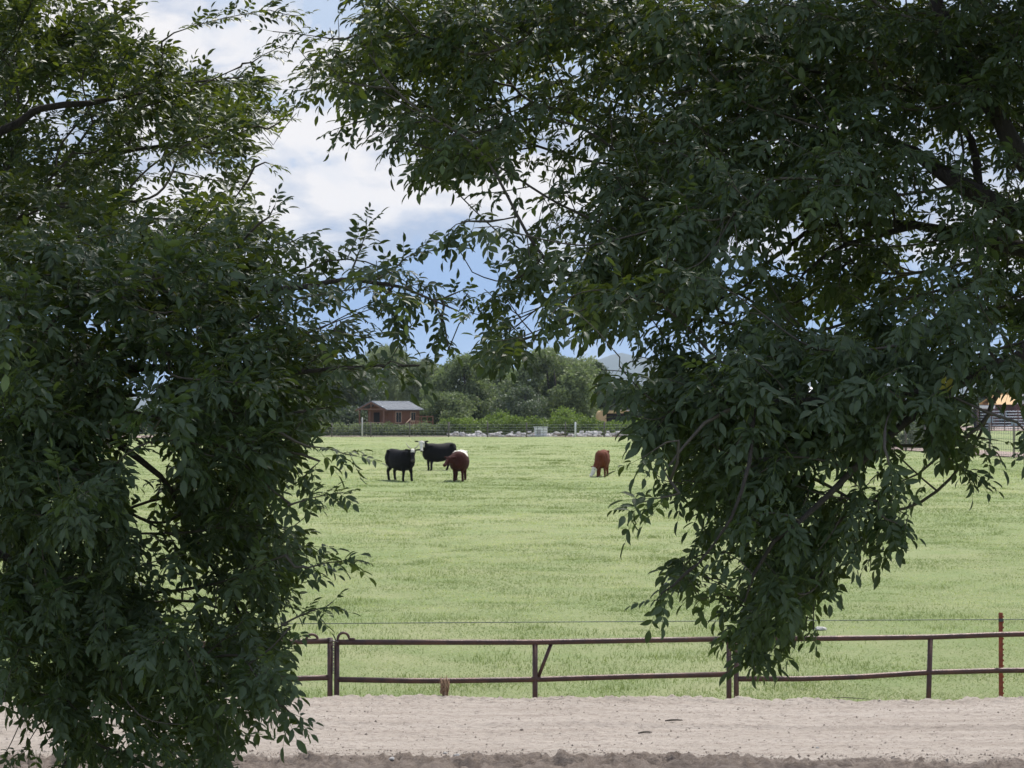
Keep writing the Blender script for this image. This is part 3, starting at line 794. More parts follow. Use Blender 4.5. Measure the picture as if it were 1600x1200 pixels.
pts = [(px, 480 + random.uniform(-8, 8), 640 + random.uniform(-5, 6), 26) for px in range(1380, 1760, 16)]
hedge('hedgerow', pts, M_FAR[2], 'distant dark hedgerow behind the barn and awning at the right', 'hedge', 506, 0.3, 60)
pts = [(px, 275 + random.uniform(-1, 1), 640 + random.uniform(-7, 8), 34) for px in range(-60, 575, 18)]
hedge('hedgerow', pts, M_FAR[2], 'dark brush row behind the far fence at the left, behind ash leaves', 'hedge', 507, 0.15, 240)

# white stones in front of the hedge
r = np.random.default_rng(77)
proto_rock = []
for i in range(230):
    px = r.uniform(700, 1062); d = 258.6 + r.normal(0, 0.7); x = (px - 800) / F * d
    o = bpy.data.objects.new('white_stone', rm[i % 4]); COL.objects.link(o)
    s = r.uniform(0.11, 0.30); o.location = (x, d, s * .3 + max(0, 0.62 - abs(d - 258.6) * 0.7) * r.uniform(0, 1)); o.scale = (s * r.uniform(1, 1.9), s, s * r.uniform(.8, 1.3)); o.rotation_euler = (0, 0, r.uniform(-.5, .5))
    tag(o, 'white stone in the rubble row between the far fence and the vine hedge', 'stone', 'white stones along the vine hedge')
wb = empty('white_cabinet', ((845 - 800) / F * 257.5, 257.5, 0), 0.1, 'white boxy cabinet standing among the white stones', 'cabinet')
MB().box((0, 0, .55), (1.5, .7, 1.1), bevel=.04).build('housing', M_WHITE, wb); MB().box((0, 0, 1.14), (1.62, .8, .08), bevel=.02).build('lid', M_WHITE, wb)
MB().box((-.3, -.36, .55), (.5, .03, .6)).build('panel', M_GROOF, wb)

# ------------------------------------------------------------------ cabin
def cabin():
    d = 274.0; s = F / d
    uy = R(35)                           # yaw of the ridge from straight-away
    root = empty('cabin', ((597 - 800) / s, d - 3.0, 0), 0, 'small red brown timber cabin with grey metal gable roof', 'cabin')
    root.rotation_euler = (0, 0, -uy + math.pi / 2)   # local +x = ridge direction (away, right)
    W, L_, EZ, RZ = 4.0, 5.3, 3.3, 4.15
    fl = 0.9
    wall = MB()
    wall.prism([(0, -W / 2, 0), (0, W / 2, 0), (0, W / 2, EZ), (0, 0, RZ - .06), (0, -W / 2, EZ)], (L_, 0, 0))
    for k in range(24): wall.box((0.1 + k * 0.22, -W / 2 - 0.01, EZ / 2), (0.03, 0.03, EZ - .04))
    wall.build('wall', M_WOOD, root)
    rf = MB(); ov = 0.45; fo = 1.9
    sl = math.hypot(W / 2 + ov, (RZ - EZ) * (W / 2 + ov) / (W / 2))
    for sy in (1, -1):
        y1 = sy * (W / 2 + ov); z1 = EZ - (RZ - EZ) * ov / (W / 2)
        a = [(-fo, 0, RZ + .02), (-fo, y1, z1 + .02), (-fo, y1, z1 + .10), (-fo, 0, RZ + .11)]
        rf.prism(a, (L_ + fo + .4, 0, 0))
        for k in range(22):
            xx = -fo + .05 + k * (L_ + fo + .3) / 21
            rf.tube([(xx, 0.02 * sy, RZ + .12), (xx, y1, z1 + .11)], 0.022, 4)
    rf.build('roof', M_METROOF, root)
    tr = MB()
    for sy in (1, -1):
        y1 = sy * (W / 2 + ov); z1 = EZ - (RZ - EZ) * ov / (W / 2)
        tr.prism([(-fo - .04, 0, RZ - .16), (-fo - .04, y1, z1 - .14), (-fo - .04, y1, z1 + .02), (-fo - .04, 0, RZ + .02)], (.10, 0, 0))
    tr.box((-fo, 0, EZ - .05), (.14, W + .5, .16)); tr.box((-fo + .02, 0, (EZ + RZ) / 2), (.10, .12, RZ - EZ - .1))
    tr.build('gable_trim', M_TRIM, root)
    for sy in (-1.0, 0.15, 1.0):
        MB().box((-fo + .12, sy * (W / 2 - .1), EZ / 2), (.14, .14, EZ)).build('porch_post', M_TRIM, root)
    MB().box((-fo / 2, 0, 0.75), (fo, W, .12)).build('deck', M_TAN, root)
    rl = MB()
    for z in (1.15, 1.6): rl.box((-fo + .1, 0, z), (.06, W - .2, .07))
    for k in range(9): rl.box((-fo + .1, -W / 2 + .3 + k * .43, 1.2), (.05, .05, .8))
    rl.build('porch_railing', M_TAN, root)
    dr = MB().box((-.03, .6, 1.85), (.06, .9, 2.0)).build('door', M_DARK, root)
    def window(x, z, w_, h_):
        f = MB(); f.box((x, -W / 2 - .05, z), (w_ + .2, .06, h_ + .2)); fo_ = f.build('window', M_TAN, root)
        MB().box((x - w_ / 4, -W / 2 - .09, z), (w_ / 2 - .1, .03, h_)).build('pane', M_GLASS, fo_)
        MB().box((x + w_ / 4, -W / 2 - .09, z), (w_ / 2 - .1, .03, h_)).build('pane', M_GLASS, fo_)
    window(0.95, 2.25, 1.05, 1.2); window(3.9, 2.35, 0.9, 0.95)
    st_ = MB()
    # side landing and stairs
    st_.box((2.6, -W / 2 - .75, 1.35), (1.9, 1.3, .10)); st_.box((2.6, -W / 2 - 1.38, 1.75), (1.9, .06, .09))
    for k in range(6): st_.box((1.7 + k * .36, -W / 2 - 1.38, 1.0), (.06, .06, 1.5))
    for k in range(6): st_.box((1.5 - k * .3, -W / 2 - .8, 1.2 - k * .2), (.34, 1.1, .06))
    st_.tube([(1.7, -W / 2 - 1.38, 2.1), (-.2, -W / 2 - 1.38, .9)], .05, 4)
    st_.build('stairs', M_TAN, root)
    return root
cabin()
rr_ = empty('railing', ((663 - 800) / F * 268, 268, 0), 0.1, 'short brown timber railing at the right end of the cabin', 'railing')
MB().box((0, 0, 2.35), (2.2, .08, .12)).box((0, 0, 1.7), (2.2, .06, .10)).build('rail', M_WOOD, rr_)
for k in range(4):
    o = MB().box((0, 0, 1.2), (.12, .12, 2.5)).build('post', M_WOOD, rr_); o.location = (-1.05 + k * .7, 0.05, 0)

# tan shelter at the right end of the hedge
sh = empty('tan_shelter', ((955 - 800) / F * 268, 268, 0), 0.12, 'tan round topped shelter with dark opening above the hedge', 'shelter')
prof = [(-1.6 + 0.35 * (1 - math.cos(a_)), 0, 2.2 + .85 * math.sin(a_)) for a_ in np.linspace(0, math.pi / 2, 6)]
MB().prism([(-1.6, 0, 0)] + prof + [(2.2, 0, 3.1), (2.2, 0, 2.75), (-.6, 0, 2.75), (-.6, 0, 0)], (0, 2.0, 0)).build('shell', M_TANCAMP, sh)
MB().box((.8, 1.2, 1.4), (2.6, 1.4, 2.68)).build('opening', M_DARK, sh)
MB().box((2.3, .9, 3.12), (2.0, 2.2, .08)).build('awning', M_WHITE, sh)

# ------------------------------------------------------------------ far right farmstead
fd = 400.0; fs = F / fd
def X(px, d): return (px - 800) / F * d
def Z(py, d): return CAMZ + (640 - py) / F * d
bn_ = empty('barn', (X(1578, fd), fd, 0), 0.0, 'dark red brown barn with bright yellow ochre roof at the right', 'barn')
hw = 3.6; ez = Z(632, fd); rz = Z(616, fd)
MB().prism([(-hw, 0, 0), (hw, 0, 0), (hw, 0, ez), (-hw, 0, ez)], (0, 7, 0)).build('wall', M_BARN, bn_)
MB().prism([(-hw - .4, -.3, ez), (hw + .4, -.3, ez), (hw - 1.2, 3.5, rz), (-hw + 1.6, 3.5, rz)], (0, .25, .1)).prism([(-hw - .4, 7.3, ez), (-hw + 1.6, 3.5, rz), (hw - 1.2, 3.5, rz), (hw + .4, 7.3, ez)], (0, .0, .2)).build('roof', M_YROOF, bn_)
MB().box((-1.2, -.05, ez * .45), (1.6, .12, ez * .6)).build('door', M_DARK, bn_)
MB().box((1.6, -.05, ez * .62), (1.1, .1, .9)).build('window', M_PANEL, bn_)
b2 = empty('shed', (X(1606, fd - 3), fd - 3, 0), 0, 'grey roofed shed at the right edge, beside the yellow roof', 'shed')
MB().prism([(-2, 0, 0), (4, 0, 0), (4, 0, ez + .1), (-2, 0, ez + .1)], (0, 2.5, 0)).build('wall', M_BARN, b2)
MB().prism([(-2.3, -.4, ez + .1), (4.4, -.4, ez + .1), (3.6, 1.3, rz + .5), (-1.3, 1.3, rz + .5)], (0, .2, .1)).build('roof', M_GROOF, b2)
aw = empty('carport', (X(1536, fd - 60), fd - 60, 0), 0, 'white flat roofed carport left of the yellow roofed barn', 'carport')
az = Z(636, fd - 60)
MB().box((0, 0, az), (2.9, 4, .5), bevel=.05).build('roof', M_WHITE, aw)
for sx in (-1.3, 1.3):
    for sy in (-1.8, 1.8): MB().tube([(sx, sy, 0), (sx, sy, az - .2)], .06, 6).build('post', M_POSTF, aw)
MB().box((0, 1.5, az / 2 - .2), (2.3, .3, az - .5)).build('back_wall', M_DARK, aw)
pn = empty('pen_fence', (X(1575, 330), 330, 0), 0, 'blue grey pipe and panel livestock pen below the yellow roof', 'pen')
mb = MB()
for k in range(7): mb.tube([(-4.5, 0, .4 + k * .42), (5.5, 0, .4 + k * .42)], .055, 4)
mb.build('rails', M_PANEL, pn)
for k in range(6):
    o = MB().tube([(0, 0, 0), (0, 0, 3.2)], .08, 6).build('post', M_BARN, pn); o.location = (-4.5 + 2 * k, 0, 0)
for k, (x, z, w_, h_) in enumerate([(-2.8, 1.6, 1.1, .7), (-.6, 2.2, .8, 1.2), (1.1, 1.2, 1.2, .9), (2.9, 2.0, .9, 1.3)]):
    MB().box((x, .12, z), (w_, .08, h_), bevel=.02).build('panel', M_PANEL, pn)
b3 = empty('white_roof_shed', (X(1312, 330), 330, 0), 0, 'low white roofed shed glimpsed through the right ash foliage', 'shed')
zz = Z(608, 330)
MB().box((0, 2.4, zz / 2 - .6), (8, 4.5, zz - 1.2)).build('wall', M_GROOF, b3)
MB().prism([(-4.4, 0, zz - 1.1), (4.4, 0, zz - 1.1), (4.4, 0, zz - .9), (-4.4, 0, zz - .9)], (0, 5, 1.3)).build('roof', M_WHITE, b3)

# mountains
def ridge(name, d, prof, depth, mat, label):
    xs = np.linspace(prof[0][0], prof[-1][0], 220); pz = np.interp(xs, [p[0] for p in prof], [p[1] for p in prof])
    V = []; ny = 14
    for j in range(ny):
        t_ = j / (ny - 1); y = d + (t_ - .5) * depth; f = math.sin(math.pi * t_)
        for i, px in enumerate(xs):
            x = (px - 800) / F * d
            h = max(0, (640 - pz[i]) / F * d + 3.2) * f
            h += f * d * 0.0035 * (fbm(np.array([x / d * 30]), np.array([t_ * 4.0]), 66, 5)[0])
            V.append((x, y, max(h, -1)))
    V = np.array(V); nx = len(xs)
    i = np.arange(ny - 1)[:, None] * nx + np.arange(nx - 1)[None]
    f = np.stack([i, i + 1, i + 1 + nx, i + nx], -1).reshape(-1, 4)
    o = link(name, np_mesh(name, V, [f], smooth=True), mat); tag(o, kind='structure')
    return o
ridge('mountains', 9500, [(-900, 632), (-200, 620), (300, 612), (560, 602), (700, 590), (850, 575), (930, 562), (965, 550), (1000, 560), (1100, 574), (1300, 572), (1500, 575), (1900, 600), (2600, 630)], 1800, M_MTN, '')

# ------------------------------------------------------------------ near ash trees
# crown density charts: leaf cover (0-9) over a 40-unit raster of the crown's front, left tree columns 0-18, right tree columns 10-39
LMR = {0: '0:9,1:8,2:7,3:7,4:6,5:3,6:1', 1: '0-4:9,5:8,6:4', 2: '0:9,1-4:9,5:8,6:8,7:5,8:2,9:3,10:2',
       3: '0:9,1:7,2:4,3:5,4:7,5:8,6:9,7:9,8:9,9:8,10:6', 4: '0:8,1:6,2:5,3:6,4:8,5:8,6:8,7:9,8:8,9:8,10:7,11:3',
       5: '0:8,1:7,2:5,3:6,4:8,5:5,6:7,7:8,8:8,9:8,10:3', 6: '0:9,1:8,2:8,3:8,4:8,5:5,6:4,7:4,8:5,9:6,10:1',
       7: '0:9,1:9,2:8,3:8,4:8,5:4,6:4,7:5,8:5,9:5,10:2', 8: '0:9,1:8,2:8,3:9,4:9,5:7,6:7,7:8,8:8,9:8,10:6,11:1',
       9: '0-9:9,10:7,11:6,12:4,13:3,14:4', 10: '0-9:9,10:8,11:7,12:6,13:5,14:5,15:5,16:3', 11: '0-9:9,10:8,11:6,12:5,13:5,14:4,15:6,16:7,17:4,18:2',
       12: '0-2:9,3:6,4:6,5:9,6-9:9,10:8,11:7,12:6,13:5,14:3,15:4,16:2,17:4,18:3', 13: '0-10:9,11:9,12:8,13:5,14:1,15:1,17:3',
       14: '0-4:9,5:5,6:6,7-11:9,12:7,13:6,14:6,15:5,16:2', 15: '0-4:9,5:5,6:8,7-10:9,11:8,12:7,13:3,14:1', 16: '0-3:9,4:7,5:7,6:7,7-10:9,11:8,12:5,13:1',
       17: '0-3:9,4:6,5:4,6:5,7-10:9,11:8,12:4', 18: '0-4:9,5:2,6:5,7-10:9,11:4', 19: '0-4:9,5:1,6:6,7-9:9,10:7,11:4,12:3', 20: '0-4:9,5:2,6:4,7:8,8:9,9:9,10:8,11:5,12:1',
       21: '0-4:8,5:5,6:5,7:7,8:8,9:8,10:9,11:7,12:5,13:2', 22: '0-4:9,5:7,6:5,7:6,8:7,9:8,10:9,11:7,12:3', 23: '0-5:9,6:6,7:4,8:5,9:7,10:8,11:5',
       24: '0-5:9,6:8,7:6,8:8,9:9,10:8,11:5', 25: '0:8,1:7,2-6:9,7:8,8:8,9:8,10:8,11:6', 26: '0-1:8,2-6:9,7:7,8:8,9:9,10:8,11:6',
       27: '0:6,1:8,2:9,3:7,4:6,5:8,6:8,7:9,8:9,9:7,10:7,11:6', 28: '0:2,1:5,2:7,3:9,4:5,5:6,6:7,7:9,8:9,9:7,10:5,11:2', 29: '0:4,1:3,2:7,3:7,4:7,5:6,6:7,7:8,8:8,9:4'}
RM = {0: '13:3,14-39:9', 1: '12:4,13:6,14-39:9', 2: '11:4,12:7,13:8,14-19:9,20:8,21:7,22:6,23-39:9',
      3: '11:4,12:7,13-15:8,16:5,17-18:9,19:6,20:6,21-23:7,24:8,25:7,26:8,27-39:9',
      4: '13:5,14:7,15:8,16-19:8,20:6,21:7,22:7,23:8,24:8,25:8,26-30:9,31-34:8,35-39:8',
      5: '13:3,14:6,15:7,16-19:8,20:7,21:6,22:3,23:8,24-28:9,29:8,30:7,31-33:9,34:8,35:7,36:6,37:5,38:6,39:7',
      6: '15:4,16:9,17:9,18:8,19:7,20:6,21:5,22:4,23:7,24-33:9,34:8,35:7,36:5,37:5,38:6,39:7',
      7: '15:2,16:6,17:6,18:4,19:1,20:1,21:5,22:5,23:8,24-34:9,35:6,36:5,37:6,38:7,39:7',
      8: '18:2,19:3,20:5,21:4,22:6,23:8,24-29:9,30:7,31:8,32-34:8,35:6,36:5,37:7,38:8,39:8',
      9: '17:3,18:6,19:5,20:7,21:4,22:6,23:8,24-27:9,28:5,29:7,30:4,31:8,32:7,33:7,34:7,35:5,36:7,37:8,38:8,39:8',
      10: '18:1,19:5,20:8,21:7,22:8,23-27:9,28:6,29:7,30:3,31:7,32:8,33:8,34:7,35:3,36:7,37:7,38:8,39:8',
      11: '18:2,19:7,20:6,21:5,22-27:9,28:6,29:6,30:8,31:7,32:8,33:8,34:8,35:8,36-39:8',
      12: '18:4,19:7,20:4,21:6,22:8,23:8,24:7,25:6,26:7,27:6,28:7,29:8,30:8,31:6,32:7,33-39:8',
      13: '18:6,19:9,20:7,21:6,22:5,23:3,24:3,25:6,26:6,27:6,28:8,29-35:9,36:9,37:8,38:6,39:7',
      14: '18:6,19:7,20:3,22:1,23:7,24:6,25:8,26-37:9,38:8,39:8',
      15: '23:4,24:7,25-36:9,37:8,38:3,39:4', 16: '23:1,24:5,25:8,26-33:9,34:8,35:3,36:9,37:7,39:4',
      17: '24:3,25:7,26-31:9,32:8,33:9,34:8,35:2,36:7,37:8,38:2,39:4',
      18: '25:4,26:7,27-30:9,31:7,32:4,33:6,34:7,35:2,36:4,37:5,38:3', 19: '24:3,25:5,26:6,27:8,28-30:9,31:8,32:6,33:6,34:6,35:5,37:2',
      20: '26:3,27:6,28:8,29:9,30:9,31:8,32:8,33:7,34:6,35:4', 21: '26:3,27:6,28:5,29:8,30:9,31:9,32:7,33:7,34:7,35:5',
      22: '25:2,26:8,27:7,28:4,29:8,30:9,31:9,32:6,33:3,34:4', 23: '25:4,26:7,27:5,28:6,29:9,30:9,31:7,32:4',
      24: '27:3,28:7,29:9,30:8,31:6,32:2', 25: '27:2,28:7,29:8,30:7,31:2', 26: '28:4,29:5,30:2'}
gL = np.zeros((30, 40)); gR = np.zeros((30, 40))
for gg, r_, s_ in [(gR, a, b_) for a, b_ in RM.items()] + [(gL, a, b_) for a, b_ in LMR.items()]:
    for it in s_.split(','):
        a_, v_ = it.split(':')
        if '-' in a_: i0, i1 = map(int, a_.split('-'))
        else: i0 = i1 = int(a_)
        gg[r_, i0:i1 + 1] = int(v_)
LUT = np.array([0, .12, .28, .5, .8, 1.15, 1.6, 2.4, 3.9, 6.4])

class Tree:
    def __init__(s, seed):
        s.pos = []; s.par = []; s.rad0 = []; s.r = np.random.default_rng(seed)
        s.leaf = []     # (origin, dir, normalhint, scale, nleaf)
    def limb(s, pts, rads, parent=-1, start=None):
        idx = parent; pts = [np.array(p, float) for p in pts]
        for i in range(len(pts) - 1):
            p0 = pts[max(i - 1, 0)]; p1 = pts[i]; p2 = pts[i + 1]; p3 = pts[min(i + 2, len(pts) - 1)]
            n = max(2, int(np.linalg.norm(p2 - p1) / 0.12))
            for k in range(0 if i == 0 and parent < 0 else 1, n + 1):
                if k == 0 and i > 0: continue
                t_ = k / n
                q = 0.5 * ((2 * p1) + (-p0 + p2) * t_ + (2 * p0 - 5 * p1 + 4 * p2 - p3) * t_ ** 2 + (-p0 + 3 * p1 - 3 * p2 + p3) * t_ ** 3)
                q = q + s.r.normal(0, 0.004, 3)
                s.pos.append(q); s.par.append(idx); s.rad0.append(rads[i] + (rads[i + 1] - rads[i]) * t_); idx = len(s.pos) - 1
        return idx
    def node_near(s, p):
        a = np.array(s.pos); return int(np.argmin(np.linalg.norm(a - p, axis=1)))
    def branch_to(s, T, arr, root):
        """connect tip T to the skeleton, return the path points of the new twig"""
        n = len(s.pos)
        a = arr[:n]; dv = a - T; d = np.linalg.norm(dv, axis=1)
        rd = np.linalg.norm(a - root, axis=1); rt = np.linalg.norm(T - root)
        cost = d * (1 + 1.2 * (rd > rt - 0.3 * d)) + 0.15 * np.clip(dv[:, 2], 0, 9)
        k = int(np.argmin(cost)); A = a[k]; L_ = d[k]
        m_ = max(2, min(12, int(L_ / 0.09)))
        sag = 0.10 * L_; idx = k; path = [A]
        j = s.r.normal(0, 0.05 * L_, 3)
        for i in range(1, m_ + 1):
            t_ = i / m_
            q = A + (T - A) * t_ + np.array([0, 0, sag * math.sin(math.pi * t_)]) + j * math.sin(math.pi * t_)
            arr[len(s.pos)] = q
            s.pos.append(q); s.par.append(idx); s.rad0.append(0); idx = len(s.pos) - 1; path.append(q)
        return path
def leaves_along(tr, path, nl, spread, droop, scale, bare_len=0.26):
    path = np.array(path)
    seg = np.linalg.norm(np.diff(path, axis=0), axis=1); tot = seg.sum()
    cum = np.concatenate([[0], np.cumsum(seg)])
    Lb = min(bare_len * 0.85, max(tot, 0.05))
    side = tr.r.uniform(0, math.pi)
    for k in range(nl):
        s_ = tot - Lb * (k / max(nl, 1)) * 1.0
        s_ = max(0.001, s_ - 0.0)
        i = min(len(seg) - 1, max(0, int(np.searchsorted(cum, s_) - 1)))
        t_ = (s_ - cum[i]) / max(seg[i], 1e-6); o = path[i] + (path[i + 1] - path[i]) * t_
        td = (path[i + 1] - path[i]) / max(seg[i], 1e-6)
        a_ = side + (k // 2) * math.pi / 2 * 0.9 + (k % 2) * math.pi + tr.r.normal(0, .25)
        u_ = np.cross(td, [0, 0, 1.0]); u_ = u_ / max(np.linalg.norm(u_), 1e-3); v_ = np.cross(u_, td)
        lat = math.cos(a_) * u_ + math.sin(a_) * v_ * 0.7
        f_ = 0.75 if k > 0 else 2.4
        d_ = td * f_ + lat * spread + np.array([0, 0, -droop]) + tr.r.normal(0, .16, 3)
        tr.leaf.append((o, d_ / np.linalg.norm(d_), scale * tr.r.uniform(.70, 1.22) * (1 - 0.25 * (k == 0)), len(tr.pos) - 1))

def hist(tree):
    O = np.array([l[0] + l[1] * 0.085 * l[2] for l in tree.leaf]); x, y, d = proj(O)
    H, _, _ = np.histogram2d(y, x, bins=(30, 40), range=((0, 1200), (0, 1600))); return H
def grow(tree, grid, dfun, droopf, scale, root, extra, sprays, per_twig=7):
    r_ = tree.r; tips = []; first = tree.first
    A1 = 0.0031 * scale * scale
    tgt = np.zeros((30, 40)); H = np.zeros((30, 40)) if first else hist(tree)
    for r0 in range(30):
        for c0 in range(40):
            v = grid[r0, c0]
            if v <= 0: continue
            px = c0 * 40 + 20; py = r0 * 40 + 20
            d = dfun(px, py, 0.5)
            nl = tree.dens * LUT[int(v)] * 1600 / (A1 * (F / d) ** 2)
            tgt[r0, c0] = nl
            nt_ = max(0.0, nl - H[r0, c0]) / per_twig * 0.9
            nt_ = int(nt_) + (r_.uniform() < nt_ - int(nt_))
            for k in range(nt_):
                x = px + r_.uniform(-22, 22); y = py + r_.uniform(-22, 22)
                tips.append((P(x + tree.sh[0], y + tree.sh[1], dfun(x, y, r_.uniform())), per_twig))
    for (c_, rad, n, lo) in extra:
        k = 0
        while k < n:
            q = r_.normal(size=3); q /= np.linalg.norm(q); q = np.array(c_) + q * np.array(rad) * r_.uniform(.35, 1) ** .5
            x, y, d = proj(q)
            if d > .5 and -60 < x < 1660 and -70 < y < 1235: continue
            if d > .5 and -500 < x < 2150 and y > 560 and lo == 0: continue
            tips.append((q, per_twig + 3)); k += 1
    tips.sort(key=lambda t_: np.linalg.norm(t_[0] - root))
    arr = np.zeros((len(tree.pos) + 14 * len(tips) + 4000, 3)); arr[:len(tree.pos)] = np.array(tree.pos)
    for T, n in tips:
        path = tree.branch_to(T, arr, root)
        x, y, d = proj(T)
        leaves_along(tree, path, n + int(r_.integers(-1, 2)), 0.85, droopf(x, y), scale)
    tree.tgt = tgt
    for pts, n, dr, sca in sprays:
        P_ = [P(*q) for q in pts]; k = tree.node_near(P_[0])
        st = len(tree.pos); e = tree.limb([tree.pos[k]] + P_, [0.006, 0.005] + [0.002] * (len(P_) - 1), k)
        path = tree.pos[st:]
        leaves_along(tree, path, n, 1.1, dr, scale * sca, bare_len=sum(np.linalg.norm(P_[i + 1] - P_[i]) for i in range(len(P_) - 1)))

def build_foliage(tree, grid, name, mat, parent, thin=True):
    r_ = tree.r
    O = np.array([l[0] for l in tree.leaf]); Dv = np.array([l[1] for l in tree.leaf]); S = np.array([l[2] for l in tree.leaf])
    # trim shoots that would fill the open gaps of the crown
    tipp = O + Dv * 0.17 * S[:, None] - np.array([0, 0, .03]); mid = O + Dv * 0.08 * S[:, None]
    x, y, d = proj(mid)
    inside = (x >= 0) & (x < 1600) & (y >= 0) & (y < 1200)
    ci = np.clip((x // 40).astype(int), 0, 39); ri = np.clip((y // 40).astype(int), 0, 29)
    v = grid[ri, ci]
    xt, yt, _ = proj(tipp); v2 = grid[np.clip((yt // 40).astype(int), 0, 29), np.clip((xt // 40).astype(int), 0, 39)]; v = np.minimum(v, v2 + 1 * (v2 > 0))
    pk = np.array([0.03, .35, .6, .85, 1, 1, 1, 1, 1, 1])[v.astype(int)]
    Hh = hist(tree); pk = pk * np.clip(1.1 * tree.tgt[ri, ci] / np.maximum(Hh[ri, ci], 1), 0.02, 1)
    spr = np.zeros(len(O), bool); spr[tree.spray0:] = True
    keep = (~inside) | (r_.uniform(size=len(O)) < pk) | spr
    O, Dv, S = O[keep], Dv[keep], S[keep]; n = len(O)
    tree.live = np.zeros(len(tree.pos)); np.add.at(tree.live, np.array([l[3] for l in tree.leaf])[keep], 1)
    # rachis frame: normal roughly up, tilted at random
    nh = np.tile([0, 0, 1.0], (n, 1)) + r_.normal(0, .38, (n, 3)); nh[:, 1] -= 0.25
    sd = np.cross(nh, Dv); sd /= np.linalg.norm(sd, axis=1)[:, None]; nn = np.cross(Dv, sd)
    tintc = np.clip(r_.beta(1.4, 3.8, n) + 0.8 * (fbm(O[:, 0] * 2.6 + 5, O[:, 2] * 2.6 + O[:, 1], 17, 3)), 0, 0.92)
    yel = r_.uniform(size=n) < 0.008; tintc[yel] = 1.0
    # leaflet template (length 1): 11 verts
    st = np.array([0, .22, .5, .78, 1.0]); hw = np.array([0, .155, .205, .125, 0]); 
    tv = [(0, 0, 0)]
    for t_, w_ in zip(st[1:4], hw[1:4]):
        zc_ = -0.16 * t_ * t_
        tv += [(t_, w_, zc_ + .07), (t_, 0, zc_), (t_, -w_, zc_ + .07)]
    tv += [(1.0, 0, -0.20)]
    tv = np.array(tv)
    tq = np.array([(1, 4, 5, 2), (2, 5, 6, 3), (4, 7, 8, 5), (5, 8, 9, 6)])
    tt = np.array([(0, 1, 2), (0, 2, 3), (7, 10, 8), (8, 10, 9)])
    VV = []; TT = []; Q = []; Tr = []; off = 0
    L0 = 0.132
    slots = [(0.42, 1), (0.42, -1), (0.70, 1), (0.70, -1), (1.0, 0)]
    extra_pair = r_.uniform(size=n) < 0.6
    slots_all = slots + [(0.20, 1), (0.20, -1)]
    for si, (t_, sgn) in enumerate(slots_all):
        m = extra_pair if si >= 5 else r_.uniform(size=n) < 0.97
        o_, d_, s_, sdv, nv, tn = O[m], Dv[m], S[m], sd[m], nn[m], tintc[m]
        k = len(o_)
        bp = o_ + d_ * (L0 * t_ * s_)[:, None] + np.array([0, 0, -1.0]) * (0.02 * t_ * t_ * s_)[:, None]
        ang = r_.normal(0.95, 0.16, k) if sgn else r_.normal(0, .15, k)
        ld = d_ * np.cos(ang)[:, None] + sdv * ((sgn if sgn else 1) * np.sin(ang))[:, None] + r_.normal(0, .13, (k, 3)); ld[:, 2] -= 0.22
        ld /= np.linalg.norm(ld, axis=1)[:, None]
        ln = nv + r_.normal(0, .28, (k, 3)); ls = np.cross(ln, ld); ls /= np.linalg.norm(ls, axis=1)[:, None]; ln = np.cross(ld, ls)
        len_ = (0.060 if sgn else 0.068) * s_ * r_.uniform(.82, 1.12, k)
        W_ = r_.uniform(.85, 1.15, k)
        v_ = bp[:, None] + len_[:, None, None] * (tv[None, :, 0:1] * ld[:, None] + tv[None, :, 1:2] * W_[:, None, None] * ls[:, None] + tv[None, :, 2:3] * ln[:, None])
        VV.append(v_.reshape(-1, 3)); TT.append(np.repeat(np.clip(tn + r_.normal(0, .06, k), 0, 1), 11))
        b_ = off + np.arange(k)[:, None, None] * 11
        Q.append((b_ + tq[None]).reshape(-1, 4)); Tr.append((b_ + tt[None]).reshape(-1, 3)); off += 11 * k
    # rachis (thin three-sided stalk)
    for k3 in (0,):
        wv = 0.0011
        a_ = [sd * wv, -sd * wv * .5 + nn * wv * .87, -sd * wv * .5 - nn * wv * .87]
        e_ = O + Dv * (L0 * S)[:, None] + np.array([0, 0, -1.0]) * (0.02 * S)[:, None]
        v_ = np.stack([O + q for q in a_] + [e_ + q * .6 for q in a_], 1)
        VV.append(v_.reshape(-1, 3)); TT.append(np.full(6 * n, .8))
        b_ = off + np.arange(n)[:, None, None] * 6
        Q.append((b_ + np.array([(0, 1, 4, 3), (1, 2, 5, 4), (2, 0, 3, 5)])[None]).reshape(-1, 4)); off += 6 * n
    print(name, 'compound leaves', n)
    me = np_mesh(name, np.concatenate(VV), [np.concatenate(Q), np.concatenate(Tr)], smooth=True, attrs={'tint': np.concatenate(TT)})
    return link(name, me, mat, parent)

